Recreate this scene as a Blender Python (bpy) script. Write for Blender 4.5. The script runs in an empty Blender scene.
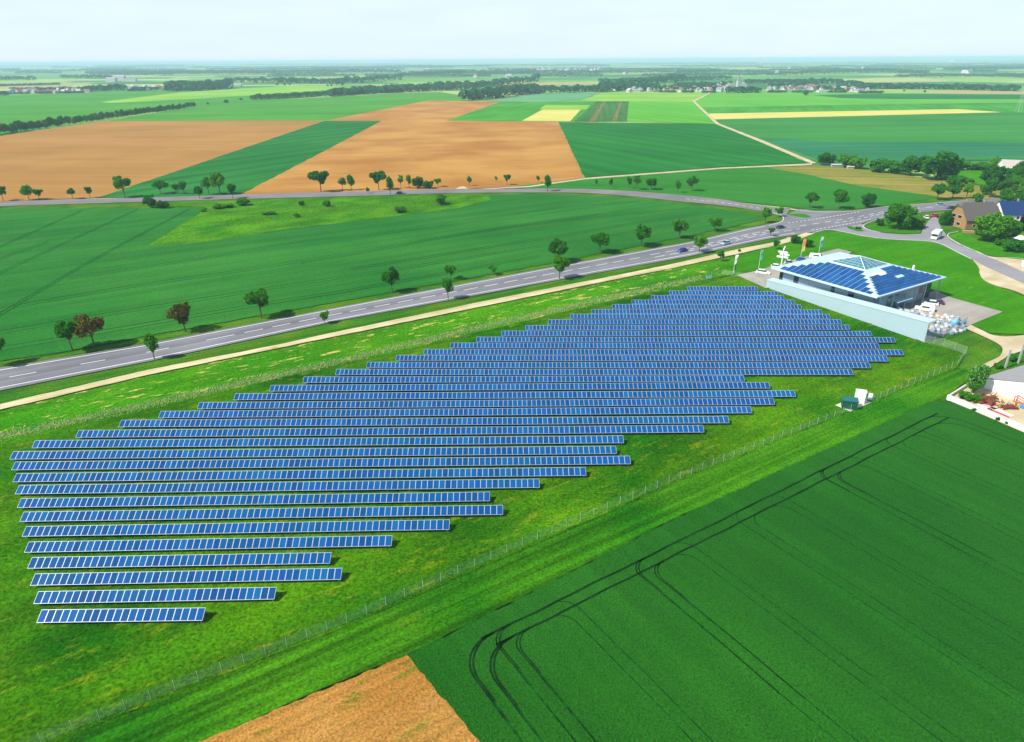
import bpy, math, random
from mathutils import Vector, Matrix
R_ = math.radians
random.seed(7)
S = bpy.context.scene
COL = S.collection

# ------------------------------------------------------------------ camera, sky, sun, exposure
H, F = 70.0, 683.0
cam_d = bpy.data.cameras.new("camera"); cam = bpy.data.objects.new("camera", cam_d); COL.objects.link(cam)
cam_d.sensor_width = 36; cam_d.lens = F / 1024 * 36; cam_d.clip_start = 0.5; cam_d.clip_end = 200000
CAMR = Matrix.Rotation(R_(90 - 24.5), 3, 'X') @ Matrix.Rotation(R_(-0.35), 3, 'Z')
cam.matrix_world = Matrix.Translation((0, 0, H)) @ CAMR.to_4x4()
S.camera = cam

SUN_DIR = Vector((-0.62, -0.30, 0.73)).normalized()      # towards the sun
SUN_EL = math.asin(SUN_DIR.z); SUN_AZ = math.atan2(SUN_DIR.x, SUN_DIR.y)
world = bpy.data.worlds.new("World"); S.world = world; world.use_nodes = True
wn = world.node_tree; bg = wn.nodes["Background"]
sky = wn.nodes.new("ShaderNodeTexSky"); sky.sky_type = 'NISHITA'; sky.sun_disc = False
sky.sun_elevation = SUN_EL; sky.sun_rotation = SUN_AZ; sky.altitude = 100
sky.air_density = 1.0; sky.dust_density = 0.5; sky.ozone_density = 2.0
wtc = wn.nodes.new("ShaderNodeTexCoord"); wsp = wn.nodes.new("ShaderNodeSeparateXYZ"); wn.links.new(wtc.outputs["Generated"], wsp.inputs[0])
wmr = wn.nodes.new("ShaderNodeMapRange"); wmr.interpolation_type = 'SMOOTHSTEP'; wn.links.new(wsp.outputs[2], wmr.inputs[0])
for i_, v_ in ((1, 0.0), (2, 0.45), (3, 0.92), (4, 0.12)): wmr.inputs[i_].default_value = v_
wno = wn.nodes.new("ShaderNodeTexNoise"); wmp = wn.nodes.new("ShaderNodeMapping"); wmp.inputs["Scale"].default_value = (1.5, 1.5, 9); wn.links.new(wtc.outputs["Generated"], wmp.inputs[0]); wn.links.new(wmp.outputs[0], wno.inputs["Vector"]); wno.inputs["Detail"].default_value = 5
veil = wn.nodes.new("ShaderNodeMix"); veil.data_type = 'RGBA'; wn.links.new(wno.outputs[0], veil.inputs[0]); veil.inputs[6].default_value = (4.6, 5.9, 6.9, 1); veil.inputs[7].default_value = (5.8, 6.5, 6.9, 1)
wmx = wn.nodes.new("ShaderNodeMix"); wmx.data_type = 'RGBA'; wn.links.new(wmr.outputs[0], wmx.inputs[0]); wn.links.new(sky.outputs[0], wmx.inputs[6]); wn.links.new(veil.outputs[2], wmx.inputs[7])
wn.links.new(wmx.outputs[2], bg.inputs[0]); bg.inputs[1].default_value = 0.10
sun_d = bpy.data.lights.new("sun", 'SUN'); sun = bpy.data.objects.new("sun", sun_d); COL.objects.link(sun)
sun_d.energy = 4.2; sun_d.angle = R_(0.5); sun_d.color = (1.0, 0.95, 0.86)
sun.rotation_euler = (-SUN_DIR).to_track_quat('-Z', 'Y').to_euler()
S.view_settings.view_transform = 'Standard'; S.view_settings.look = 'None'
S.view_settings.exposure = 0.66; S.view_settings.gamma = 1.0; S.view_settings.use_curve_mapping = False
S.cycles.max_bounces = 5; S.cycles.transparent_max_bounces = 12; S.cycles.volume_bounces = 1
S.cycles.use_denoising = True

# ------------------------------------------------------------------ helpers
def G(x, y, z=0.0):
    d = CAMR @ Vector(((x - 512) / F, -(y - 371) / F, -1.0))
    t = (z - H) / d.z
    return Vector((d.x * t, d.y * t, z))
def depth(p): return -(CAMR.transposed() @ (Vector(p) - Vector((0, 0, H)))).z
def mpx(p): return depth(p) / F                     # metres per picture pixel there
def hgt(p, x, ytop):                               # height of a vertical thing at p whose top shows at row ytop
    d = CAMR @ Vector(((x - 512) / F, -(ytop - 371) / F, -1.0))
    return max(0.3, H + math.hypot(p.x, p.y) * d.z / math.hypot(d.x, d.y))
U = Vector((math.sin(R_(57.3)), math.cos(R_(57.3)), 0)); V = Vector((-U.y, U.x, 0))   # along the road, across it
UA = math.atan2(U.y, U.x)

def tag(o, label=None, cat=None, group=None, kind=None):
    if label: o["label"] = label
    if cat: o["category"] = cat
    if group: o["group"] = group
    if kind: o["kind"] = kind
    return o
def thing(name, loc, rz, label, cat, group=None):
    o = bpy.data.objects.new(name, None); COL.objects.link(o); o.empty_display_size = 0.2
    o.location = loc; o.rotation_euler = (0, 0, rz); return tag(o, label, cat, group)
def link(name, me, parent=None, loc=(0, 0, 0), rot=(0, 0, 0), sc=(1, 1, 1)):
    o = bpy.data.objects.new(name, me); COL.objects.link(o); o.parent = parent
    o.location = loc; o.rotation_euler = rot; o.scale = sc; return o
class MB:
    def __init__(s): s.v = []; s.f = []; s.m = []
    def face(s, pts, m=0):
        n = len(s.v); s.v += [tuple(p) for p in pts]; s.f.append(tuple(range(n, n + len(pts)))); s.m.append(m); return s
    def hexa(s, b, t, m=0):                          # 4 bottom + 4 top corners (counter-clockwise from above)
        n = len(s.v); s.v += [tuple(p) for p in b + t]
        for q in ((3, 2, 1, 0), (4, 5, 6, 7), (0, 1, 5, 4), (1, 2, 6, 5), (2, 3, 7, 6), (3, 0, 4, 7)):
            s.f.append(tuple(n + i for i in q)); s.m.append(m)
        return s
    def box(s, x0, x1, y0, y1, z0, z1, m=0):
        return s.hexa([(x0, y0, z0), (x1, y0, z0), (x1, y1, z0), (x0, y1, z0)], [(x0, y0, z1), (x1, y0, z1), (x1, y1, z1), (x0, y1, z1)], m)
    def tube(s, a, b, r0, r1=None, n=7, m=0, cap=True):
        a, b = Vector(a), Vector(b); r1 = r0 if r1 is None else r1
        d = (b - a).normalized(); x = d.orthogonal().normalized(); y = d.cross(x); k = len(s.v)
        for p, r in ((a, r0), (b, r1)):
            for i in range(n):
                t = 2 * math.pi * i / n; s.v.append(tuple(p + (x * math.cos(t) + y * math.sin(t)) * r))
        for i in range(n):
            j = (i + 1) % n; s.f.append((k + i, k + j, k + n + j, k + n + i)); s.m.append(m)
        if cap:
            s.f.append(tuple(k + i for i in reversed(range(n)))); s.m.append(m)
            s.f.append(tuple(k + n + i for i in range(n))); s.m.append(m)
        return s
    def prism(s, prof, y0, y1, m=0, inset=0.0):      # profile in x,z extruded along y
        k = len(s.v); n = len(prof)
        s.v += [(x, y0, z) for x, z in prof] + [(x, y1, z) for x, z in prof]
        s.f.append(tuple(k + i for i in range(n))); s.m.append(m)
        s.f.append(tuple(k + n + i for i in reversed(range(n)))); s.m.append(m)
        for i in range(n):
            j = (i + 1) % n; s.f.append((k + j, k + i, k + n + i, k + n + j)); s.m.append(m)
        return s
    def mesh(s, name, mats):
        me = bpy.data.meshes.new(name); me.from_pydata(s.v, [], s.f)
        for m in (mats if isinstance(mats, (list, tuple)) else [mats]): me.materials.append(m)
        me.polygons.foreach_set("material_index", s.m); me.update(); return me
    def build(s, name, mats, parent=None, **k): return link(name, s.mesh(name, mats), parent, **k)
def bevel(o, w=0.05, n=2):
    b = o.modifiers.new("bevel", 'BEVEL'); b.width = w; b.segments = n; b.limit_method = 'ANGLE'; return o
ORD = "first second third fourth fifth sixth seventh eighth ninth tenth eleventh twelfth thirteenth fourteenth fifteenth sixteenth seventeenth eighteenth nineteenth".split()
TEN = {20: "twent", 30: "thirt", 40: "fort", 50: "fift", 60: "sixt"}
def nth(i):                                        # 1 -> first
    if i < 20: return ORD[i - 1]
    t, u = i // 10 * 10, i % 10
    return TEN[t] + ("ieth" if u == 0 else "y-" + ORD[u - 1])

# ------------------------------------------------------------------ materials
def newmat(name):
    m = bpy.data.materials.new(name); m.use_nodes = True
    nt = m.node_tree; b = nt.nodes["Principled BSDF"]; return m, nt, b
def plain(name, col, rough=0.6, spec=0.4, metal=0.0, var=0.12, scale=1.5, bump=0.0):
    m, nt, b = newmat(name); N, L = nt.nodes.new, nt.links.new
    tc = N("ShaderNodeTexCoord"); no = N("ShaderNodeTexNoise"); no.inputs["Scale"].default_value = scale; no.inputs["Detail"].default_value = 4
    L(tc.outputs["Object"], no.inputs["Vector"])
    mx = N("ShaderNodeMix"); mx.data_type = 'RGBA'
    mx.inputs[6].default_value = (*[c * (1 - var) for c in col], 1); mx.inputs[7].default_value = (*[min(1, c * (1 + var)) for c in col], 1)
    L(no.outputs[0], mx.inputs[0]); L(mx.outputs[2], b.inputs["Base Color"])
    b.inputs["Roughness"].default_value = rough; b.inputs["Specular IOR Level"].default_value = spec; b.inputs["Metallic"].default_value = metal
    if bump:
        bp = N("ShaderNodeBump"); bp.inputs["Strength"].default_value = bump; bp.inputs["Distance"].default_value = 0.05
        L(no.outputs[0], bp.inputs["Height"]); L(bp.outputs[0], b.inputs["Normal"])
    return m
def field(name, c1, c2, big=60., fine=0.7, ang=UA, streak=(160., 7., 0.25), c3=None, patch=(18., 0.62, 0.75), rows=None, bump=0.7, bdist=0.25, finevar=0.35, sheen=0.0, big2=None):
    """crop, grass or soil: big drift c1..c2, fine grain, streaks along one direction, patches of c3, sown rows"""
    m, nt, b = newmat(name); N, L = nt.nodes.new, nt.links.new
    tc = N("ShaderNodeTexCoord")
    def noise(scale, det=3, vec=None, rough=0.55):
        n = N("ShaderNodeTexNoise"); n.inputs["Scale"].default_value = scale; n.inputs["Detail"].default_value = det; n.inputs["Roughness"].default_value = rough
        L(vec or tc.outputs["Object"], n.inputs["Vector"]); return n.outputs[0]
    def ramp(s, a, z):
        r = N("ShaderNodeMapRange"); r.interpolation_type = 'SMOOTHSTEP'; r.inputs[1].default_value = a; r.inputs[2].default_value = z; L(s, r.inputs[0]); return r.outputs[0]
    def mix(fac, a, c, mode='MIX'):
        x = N("ShaderNodeMix"); x.data_type = 'RGBA'; x.blend_type = mode
        if isinstance(fac, float): x.inputs[0].default_value = fac
        else: L(fac, x.inputs[0])
        for sck, val in ((6, a), (7, c)):
            if isinstance(val, tuple): x.inputs[sck].default_value = (*val, 1)
            else: L(val, x.inputs[sck])
        return x.outputs[2]
    rot = N("ShaderNodeMapping"); rot.inputs["Rotation"].default_value = (0, 0, -ang); L(tc.outputs["Object"], rot.inputs["Vector"])
    col = mix(ramp(noise(1 / big, 4), 0.3, 0.7), c1, c2)
    st = N("ShaderNodeMapping"); st.inputs["Scale"].default_value = (1 / streak[0], 1 / streak[1], 1); L(rot.outputs[0], st.inputs["Vector"])
    sv = ramp(noise(1.0, 4, st.outputs[0]), 0.3, 0.7)
    k = streak[2]
    mr = N("ShaderNodeMapRange"); mr.inputs[3].default_value = 1 - k; mr.inputs[4].default_value = 1 + k; L(sv, mr.inputs[0])
    cm = N("ShaderNodeCombineColor"); [L(mr.outputs[0], cm.inputs[i]) for i in range(3)]
    col = mix(1.0, col, cm.outputs[0], 'MULTIPLY')
    if c3:
        pm = N("ShaderNodeMapping"); pm.inputs["Scale"].default_value = (1 / patch[0], 3.2 / patch[0], 1); L(rot.outputs[0], pm.inputs["Vector"])
        col = mix(ramp(noise(1.0, 6, pm.outputs[0], 0.65), patch[1], patch[2]), col, c3)
    fn = noise(1 / fine, 3, None, 0.7)
    mr2 = N("ShaderNodeMapRange"); mr2.inputs[1].default_value = 0.25; mr2.inputs[2].default_value = 0.75; mr2.inputs[3].default_value = 1 - finevar; mr2.inputs[4].default_value = 1 + finevar; L(fn, mr2.inputs[0])
    cm2 = N("ShaderNodeCombineColor"); [L(mr2.outputs[0], cm2.inputs[i]) for i in range(3)]
    col = mix(1.0, col, cm2.outputs[0], 'MULTIPLY')
    h = fn
    if rows:
        w = N("ShaderNodeTexWave"); w.wave_type = 'BANDS'; w.bands_direction = 'Y'; w.inputs["Scale"].default_value = 0.314 / rows[0]; w.inputs["Distortion"].default_value = 0.6; w.inputs["Detail"].default_value = 2; w.inputs["Detail Scale"].default_value = 0.2
        rt = N("ShaderNodeMapping"); rt.inputs["Rotation"].default_value = (0, 0, -rows[2]); L(tc.outputs["Object"], rt.inputs["Vector"]); L(rt.outputs[0], w.inputs["Vector"])
        mr3 = N("ShaderNodeMapRange"); mr3.inputs[3].default_value = 1 - rows[1]; mr3.inputs[4].default_value = 1 + rows[1]; L(w.outputs["Fac"], mr3.inputs[0])
        cm3 = N("ShaderNodeCombineColor"); [L(mr3.outputs[0], cm3.inputs[i]) for i in range(3)]
        col = mix(1.0, col, cm3.outputs[0], 'MULTIPLY')
    L(col, b.inputs["Base Color"])
    bp = N("ShaderNodeBump"); bp.inputs["Strength"].default_value = bump; bp.inputs["Distance"].default_value = bdist; L(h, bp.inputs["Height"]); L(bp.outputs[0], b.inputs["Normal"])
    b.inputs["Roughness"].default_value = 1.0; b.inputs["Specular IOR Level"].default_value = 0.02
    if sheen: b.inputs["Sheen Weight"].default_value = sheen; b.inputs["Sheen Roughness"].default_value = 0.5; b.inputs["Sheen Tint"].default_value = (0.35, 1, 0.42, 1)
    return m
def leafmat(name, a, b_, trans=0.35):
    m = bpy.data.materials.new(name); m.use_nodes = True; nt = m.node_tree; nt.nodes.clear(); N, L = nt.nodes.new, nt.links.new
    out = N("ShaderNodeOutputMaterial"); d = N("ShaderNodeBsdfDiffuse"); t = N("ShaderNodeBsdfTranslucent"); ms = N("ShaderNodeMixShader"); ms.inputs[0].default_value = trans
    oi = N("ShaderNodeObjectInfo"); geo = N("ShaderNodeNewGeometry"); ad = N("ShaderNodeMath"); ad.operation = 'ADD'
    sc = N("ShaderNodeMath"); sc.operation = 'MULTIPLY'; sc.inputs[1].default_value = 0.55; L(geo.outputs["Random Per Island"], sc.inputs[0])
    s2 = N("ShaderNodeMath"); s2.operation = 'MULTIPLY'; s2.inputs[1].default_value = 0.45; L(oi.outputs["Random"], s2.inputs[0])
    L(sc.outputs[0], ad.inputs[0]); L(s2.outputs[0], ad.inputs[1])
    mx = N("ShaderNodeMix"); mx.data_type = 'RGBA'; mx.inputs[6].default_value = (*a, 1); mx.inputs[7].default_value = (*b_, 1); L(ad.outputs[0], mx.inputs[0])
    L(mx.outputs[2], d.inputs[0]); L(mx.outputs[2], t.inputs[0]); L(d.outputs[0], ms.inputs[1]); L(t.outputs[0], ms.inputs[2]); L(ms.outputs[0], out.inputs[0])
    return m
def panelmat(name, c):
    m, nt, b = newmat(name); N, L = nt.nodes.new, nt.links.new
    oi = N("ShaderNodeObjectInfo"); hv = N("ShaderNodeHueSaturation"); hv.inputs["Color"].default_value = (*c, 1)
    a = N("ShaderNodeMapRange"); a.inputs[3].default_value = 0.72; a.inputs[4].default_value = 1.25; L(oi.outputs["Random"], a.inputs[0]); L(a.outputs[0], hv.inputs["Value"])
    f2 = N("ShaderNodeMath"); f2.operation = 'MULTIPLY'; f2.inputs[1].default_value = 7.31; L(oi.outputs["Random"], f2.inputs[0])
    f3 = N("ShaderNodeMath"); f3.operation = 'FRACT'; L(f2.outputs[0], f3.inputs[0])
    h = N("ShaderNodeMapRange"); h.inputs[3].default_value = 0.487; h.inputs[4].default_value = 0.508; L(f3.outputs[0], h.inputs[0]); L(h.outputs[0], hv.inputs["Hue"])
    tc = N("ShaderNodeTexCoord"); br = N("ShaderNodeTexBrick"); br.offset = 0; br.inputs["Scale"].default_value = 6.2; br.inputs["Brick Width"].default_value = 1; br.inputs["Row Height"].default_value = 1; br.inputs["Mortar Size"].default_value = 0.03
    L(tc.outputs["Object"], br.inputs["Vector"]); L(hv.outputs[0], br.inputs["Color1"]); L(hv.outputs[0], br.inputs["Color2"]); br.inputs["Mortar"].default_value = (0.03, 0.11, 0.34, 1)
    L(br.outputs[0], b.inputs["Base Color"]); b.inputs["Roughness"].default_value = 0.15; b.inputs["Specular IOR Level"].default_value = 0.2
    return m
def glassmat(name, c, rough=0.05):
    m, nt, b = newmat(name); b.inputs["Base Color"].default_value = (*c, 1); b.inputs["Roughness"].default_value = rough; b.inputs["Specular IOR Level"].default_value = 0.8; return m
def netmat(name, c, cover):
    m = bpy.data.materials.new(name); m.use_nodes = True; nt = m.node_tree; nt.nodes.clear(); N, L = nt.nodes.new, nt.links.new
    out = N("ShaderNodeOutputMaterial"); d = N("ShaderNodeBsdfDiffuse"); d.inputs[0].default_value = (*c, 1); t = N("ShaderNodeBsdfTransparent"); ms = N("ShaderNodeMixShader")
    ms.inputs[0].default_value = cover; L(t.outputs[0], ms.inputs[1]); L(d.outputs[0], ms.inputs[2]); L(ms.outputs[0], out.inputs[0]); return m

GRASS = field("grass_meadow", (0.030, 0.150, 0.006), (0.075, 0.235, 0.008), big=22, fine=0.8, streak=(30., 4., 0.22), c3=(0.17, 0.19, 0.012), patch=(7., 0.58, 0.82), finevar=0.45, bdist=0.2)
GRASSD = field("grass_array", (0.007, 0.092, 0.001), (0.060, 0.172, 0.001), big=32, fine=0.45, streak=(25., 5., 0.25), c3=(0.15, 0.205, 0.006), patch=(5., 0.52, 0.76), finevar=0.75, bdist=0.25)
VERGE = field("grass_verge", (0.025, 0.12, 0.006), (0.075, 0.17, 0.008), big=15, fine=0.5, streak=(40., 2., 0.25), c3=(0.15, 0.15, 0.02), patch=(6., 0.6, 0.8), finevar=0.65, bdist=0.3)
LAWN = field("grass_lawn", (0.027, 0.162, 0.001), (0.046, 0.208, 0.001), big=30, fine=1.0, streak=(40., 4., 0.12), c3=(0.13, 0.26, 0.01), patch=(12., 0.6, 0.8), finevar=0.25, bdist=0.1)
HAY = field("grass_hay", (0.026, 0.165, 0.001), (0.060, 0.215, 0.002), big=30, fine=0.5, streak=(40., 4., 0.18), c3=(0.42, 0.36, 0.09), patch=(5., 0.575, 0.65), finevar=0.65, bdist=0.2)
WEED = field("grass_meadow_wild", (0.025, 0.145, 0.002), (0.070, 0.215, 0.002), big=18, fine=1.2, streak=(20., 8., 0.2), c3=(0.05, 0.16, 0.03), patch=(9., 0.55, 0.7), finevar=0.5, bdist=0.5, bump=0.9)
STRIPG = field("grass_strip", (0.010, 0.100, 0.002), (0.046, 0.165, 0.003), big=25, fine=0.42, streak=(90., 1.1, 0.42), c3=(0.13, 0.17, 0.012), patch=(30., 0.60, 0.8), finevar=0.65, bdist=0.25)
WHEAT = field("wheat_near", (0.009, 0.102, 0.003), (0.020, 0.136, 0.006), big=55, fine=0.28, ang=UA + math.pi / 2, streak=(60., 3., 0.12), finevar=0.65, bump=1.0, bdist=0.5, sheen=0.055)
CROP = field("crop_north", (0.012, 0.118, 0.012), (0.030, 0.160, 0.018), big=70, fine=0.8, streak=(120., 6., 0.15), finevar=0.3, bump=0.8, bdist=0.3, sheen=0.035)
CROPR = field("crop_right", (0.030, 0.175, 0.026), (0.044, 0.215, 0.034), big=160, fine=2., streak=(500., 22., 0.14), ang=0.05, finevar=0.2)
CROPD = field("crop_deep", (0.010, 0.125, 0.016), (0.018, 0.16, 0.020), big=120, fine=2., streak=(300., 12., 0.14), ang=R_(118), finevar=0.2, rows=(24., 0.08, R_(118)))
CROPM = field("crop_mid", (0.045, 0.215, 0.016), (0.070, 0.255, 0.022), big=150, fine=2., streak=(400., 30., 0.14), ang=0.1, finevar=0.2)
CROPE = field("crop_even", (0.022, 0.150, 0.014), (0.034, 0.180, 0.020), big=90, fine=2., streak=(300., 14., 0.10), ang=R_(-14), finevar=0.2)
CROPL = field("crop_light", (0.080, 0.32, 0.018), (0.115, 0.35, 0.026), big=150, fine=2., streak=(300., 12., 0.1), ang=R_(110), finevar=0.15, rows=(28., 0.05, R_(112)))
CROPW = field("crop_wedge", (0.012, 0.124, 0.020), (0.024, 0.152, 0.026), big=120, fine=1.5, streak=(300., 9., 0.18), ang=R_(55), finevar=0.2, rows=(26., 0.12, R_(56)))
CROPG = field("crop_vivid", (0.035, 0.22, 0.012), (0.06, 0.27, 0.02), big=100, fine=2., streak=(200., 15., 0.15), ang=R_(70), finevar=0.2)
OLIVE = field("crop_olive", (0.035, 0.125, 0.022), (0.055, 0.16, 0.03), big=60, fine=2., streak=(300., 6., 0.15), ang=R_(83), finevar=0.2)
TAN = field("stubble_strip", (0.17, 0.19, 0.022), (0.24, 0.20, 0.05), big=25, fine=1., streak=(90., 5., 0.25), ang=R_(-10), c3=(0.07, 0.16, 0.012), patch=(22., 0.55, 0.75), finevar=0.25)
YELLOW = field("barley_pale", (0.50, 0.47, 0.10), (0.56, 0.50, 0.15), big=90, fine=2., streak=(200., 10., 0.1), ang=0.1, finevar=0.12)
YELG = field("crop_yellow_green", (0.16, 0.36, 0.035), (0.24, 0.42, 0.05), big=150, fine=2., streak=(500., 40., 0.15), ang=0.05, finevar=0.1)
TEAL = field("crop_teal", (0.09, 0.27, 0.11), (0.12, 0.30, 0.13), big=150, fine=2., streak=(500., 40., 0.1), ang=0.05, finevar=0.1)
SOIL = field("soil_ploughed", (0.32, 0.140, 0.030), (0.43, 0.235, 0.056), big=75, fine=0.9, streak=(260., 14., 0.07), ang=R_(10), rows=(7., 0.05, R_(-7)), finevar=0.18, bump=0.5, bdist=0.12)
SOILL = field("soil_ploughed_left", (0.29, 0.150, 0.036), (0.36, 0.190, 0.050), big=110, fine=0.9, streak=(260., 14., 0.07), ang=R_(-4), rows=(9., 0.04, R_(-3)), finevar=0.18, bump=0.5, bdist=0.12)
SOILN = field("soil_seedlings", (0.31, 0.140, 0.026), (0.38, 0.195, 0.045), big=14, fine=0.35, streak=(40., 1.5, 0.14), c3=(0.115, 0.15, 0.012), patch=(6., 0.51, 0.72), finevar=0.6, bump=0.7, bdist=0.15, rows=(1.6, 0.05, UA))
ASPH = field("asphalt", (0.155, 0.155, 0.168), (0.195, 0.195, 0.208), big=20, fine=0.3, streak=(150., 1.6, 0.17), finevar=0.10, bump=0.2, bdist=0.01)
ASPHL = field("asphalt_worn", (0.165, 0.155, 0.157), (0.21, 0.20, 0.195), big=20, fine=0.3, streak=(120., 1.2, 0.10), ang=0.0, finevar=0.10, bump=0.2, bdist=0.01)
ASPHC = field("asphalt_lane", (0.225, 0.22, 0.23), (0.26, 0.255, 0.265), big=20, fine=0.3, streak=(60., 2., 0.08), ang=R_(-30), finevar=0.10, bump=0.2, bdist=0.01)
GRAVEL = field("gravel_track", (0.42, 0.36, 0.19), (0.53, 0.47, 0.28), big=9, fine=0.3, streak=(80., 0.7, 0.16), c3=(0.30, 0.29, 0.07), patch=(10., 0.62, 0.72), finevar=0.2, bump=0.4, bdist=0.05)
SAND = field("gravel_sand", (0.42, 0.34, 0.20), (0.53, 0.45, 0.29), big=9, fine=0.3, streak=(30., 3., 0.1), finevar=0.18, bump=0.4, bdist=0.05)
PAVE = field("paving", (0.29, 0.265, 0.225), (0.34, 0.315, 0.27), big=14, fine=0.4, streak=(30., 3., 0.08), finevar=0.10, bump=0.2, bdist=0.02)
PAINT = plain("road_paint", (0.72, 0.72, 0.70), 0.7, var=0.1, scale=0.8)
KERB = plain("kerb_stone", (0.55, 0.53, 0.48), 0.8, scale=0.7)
RUT = field("wheel_rut_shaded", (0.004, 0.024, 0.005), (0.008, 0.040, 0.008), big=6, fine=0.35, streak=(5., 1., 0.4), finevar=0.5)  # trampled track, with the shade of its depth in the crop painted in
RUT2 = field("wheel_rut_soft_shaded", (0.005, 0.062, 0.006), (0.008, 0.080, 0.009), big=6, fine=0.35, streak=(5., 1., 0.4), finevar=0.5)  # paler tramlines; shade down between the crop is part of this colour
RUTN = field("wheel_rut_faint_shaded", (0.004, 0.050, 0.008), (0.007, 0.066, 0.012), big=8, fine=0.5, streak=(12., 1., 0.3), finevar=0.3)  # flat ribbons in the north crop, their sunken shade put into the green
LEAF = leafmat("leaf_green", (0.025, 0.167, 0.007), (0.085, 0.333, 0.013))
LEAFB = leafmat("leaf_bright", (0.048, 0.216, 0.006), (0.132, 0.384, 0.014))
LEAFK = leafmat("leaf_dark", (0.016, 0.134, 0.009), (0.055, 0.265, 0.016))
LEAFR = leafmat("leaf_reddish", (0.072, 0.105, 0.012), (0.195, 0.128, 0.030))
LEAFP = leafmat("leaf_purple", (0.020, 0.008, 0.022), (0.045, 0.016, 0.035))
LEAFF = leafmat("leaf_far", (0.009, 0.084, 0.025), (0.027, 0.142, 0.036), 0.2)
STRAW = leafmat("tall_grass", (0.260, 0.377, 0.060), (0.598, 0.624, 0.240), 0.5)
WEEDL = leafmat("rank_grass", (0.058, 0.247, 0.008), (0.182, 0.390, 0.020), 0.5)
BLOSSOM = leafmat("blossom", (0.55, 0.6, 0.42), (0.75, 0.78, 0.66), 0.2)
BARK = plain("bark", (0.11, 0.08, 0.055), 0.9, 0.2, scale=6, var=0.3)
WHITE = plain("white_paint", (0.80, 0.80, 0.80), 0.45)
WALLW = plain("white_render", (0.82, 0.81, 0.78), 0.8, 0.2, scale=0.4, var=0.06)
BLUEW = plain("pale_blue_cladding", (0.32, 0.44, 0.475), 0.6, 0.3, scale=0.25, var=0.05)
ROOFW = plain("pale_roof_sheet", (0.43, 0.57, 0.67), 0.5, 0.35, scale=0.2, var=0.06)
GREYB = plain("blue_grey_cladding", (0.27, 0.35, 0.40), 0.55, 0.3, scale=0.4, var=0.08)
DARK = plain("dark_rubber", (0.02, 0.02, 0.022), 0.7)
STEEL = plain("galvanised_steel", (0.50, 0.54, 0.54), 0.45, 0.5, metal=0.3)
BACK = plain("panel_back_shade", (0.03, 0.035, 0.04), 0.6)  # near-black so panel edges and rails paint a shadow strip under each row
ALU = plain("aluminium_frame", (0.45, 0.54, 0.62), 0.4, 0.5, metal=0.15)
GLASSD = glassmat("dark_glass", (0.015, 0.025, 0.035)); GLASSB = glassmat("blue_glass", (0.05, 0.19, 0.25), 0.12)
PANEL = panelmat("solar_cells", (0.002, 0.062, 0.198)); PANELR = panelmat("roof_solar_cells", (0.004, 0.066, 0.215))
NET = netmat("wire_netting", (0.62, 0.76, 0.60), 0.11); NETB = netmat("yard_netting", (0.34, 0.42, 0.46), 0.42)
RUST = plain("rust", (0.16, 0.045, 0.022), 0.85, scale=4, var=0.4); ORANGE = plain("orange_paint", (0.62, 0.11, 0.02), 0.5)
WOOD = plain("timber", (0.50, 0.33, 0.14), 0.8, scale=3, var=0.2); CONC = plain("concrete", (0.55, 0.52, 0.46), 0.85, scale=1.2, var=0.15)
GREENP = plain("green_cabinet_paint", (0.004, 0.075, 0.045), 0.6); BAG = plain("white_woven_bag", (0.50, 0.53, 0.57), 0.8, scale=3, var=0.08, bump=0.4)
def ground_far():
    m, nt, b = newmat("ground_mosaic"); N, L = nt.nodes.new, nt.links.new
    tc = N("ShaderNodeTexCoord"); mp = N("ShaderNodeMapping"); mp.inputs["Rotation"].default_value = (0, 0, -0.2); mp.inputs["Scale"].default_value = (1 / 420, 1 / 300, 1); L(tc.outputs["Object"], mp.inputs["Vector"])
    vo = N("ShaderNodeTexVoronoi"); vo.distance = 'CHEBYCHEV'; vo.inputs["Scale"].default_value = 1; vo.inputs["Randomness"].default_value = 0.85; L(mp.outputs[0], vo.inputs["Vector"])
    sp = N("ShaderNodeSeparateColor"); L(vo.outputs["Color"], sp.inputs[0])
    cr = N("ShaderNodeValToRGB"); cr.color_ramp.interpolation = 'CONSTANT'; e = cr.color_ramp.elements
    cols = [(0, (0.06, 0.24, 0.05)), (0.2, (0.14, 0.36, 0.06)), (0.42, (0.26, 0.45, 0.09)), (0.60, (0.05, 0.18, 0.04)), (0.70, (0.40, 0.48, 0.16)), (0.84, (0.12, 0.28, 0.09)), (0.93, (0.42, 0.36, 0.14))]
    for i, (p, c) in enumerate(cols):
        q = e[i] if i < 2 else e.new(p); q.position = p; q.color = (*c, 1)
    L(sp.outputs[0], cr.inputs[0])
    no = N("ShaderNodeTexNoise"); no.inputs["Scale"].default_value = 0.02; no.inputs["Detail"].default_value = 4; L(tc.outputs["Object"], no.inputs["Vector"])
    mx = N("ShaderNodeMix"); mx.data_type = 'RGBA'; mx.blend_type = 'MULTIPLY'; mx.inputs[0].default_value = 0.35; L(cr.outputs[0], mx.inputs[6]); L(no.outputs[0], mx.inputs[7]); L(mx.outputs[2], b.inputs["Base Color"])
    b.inputs["Roughness"].default_value = 0.95; b.inputs["Specular IOR Level"].default_value = 0.05; return m

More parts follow.
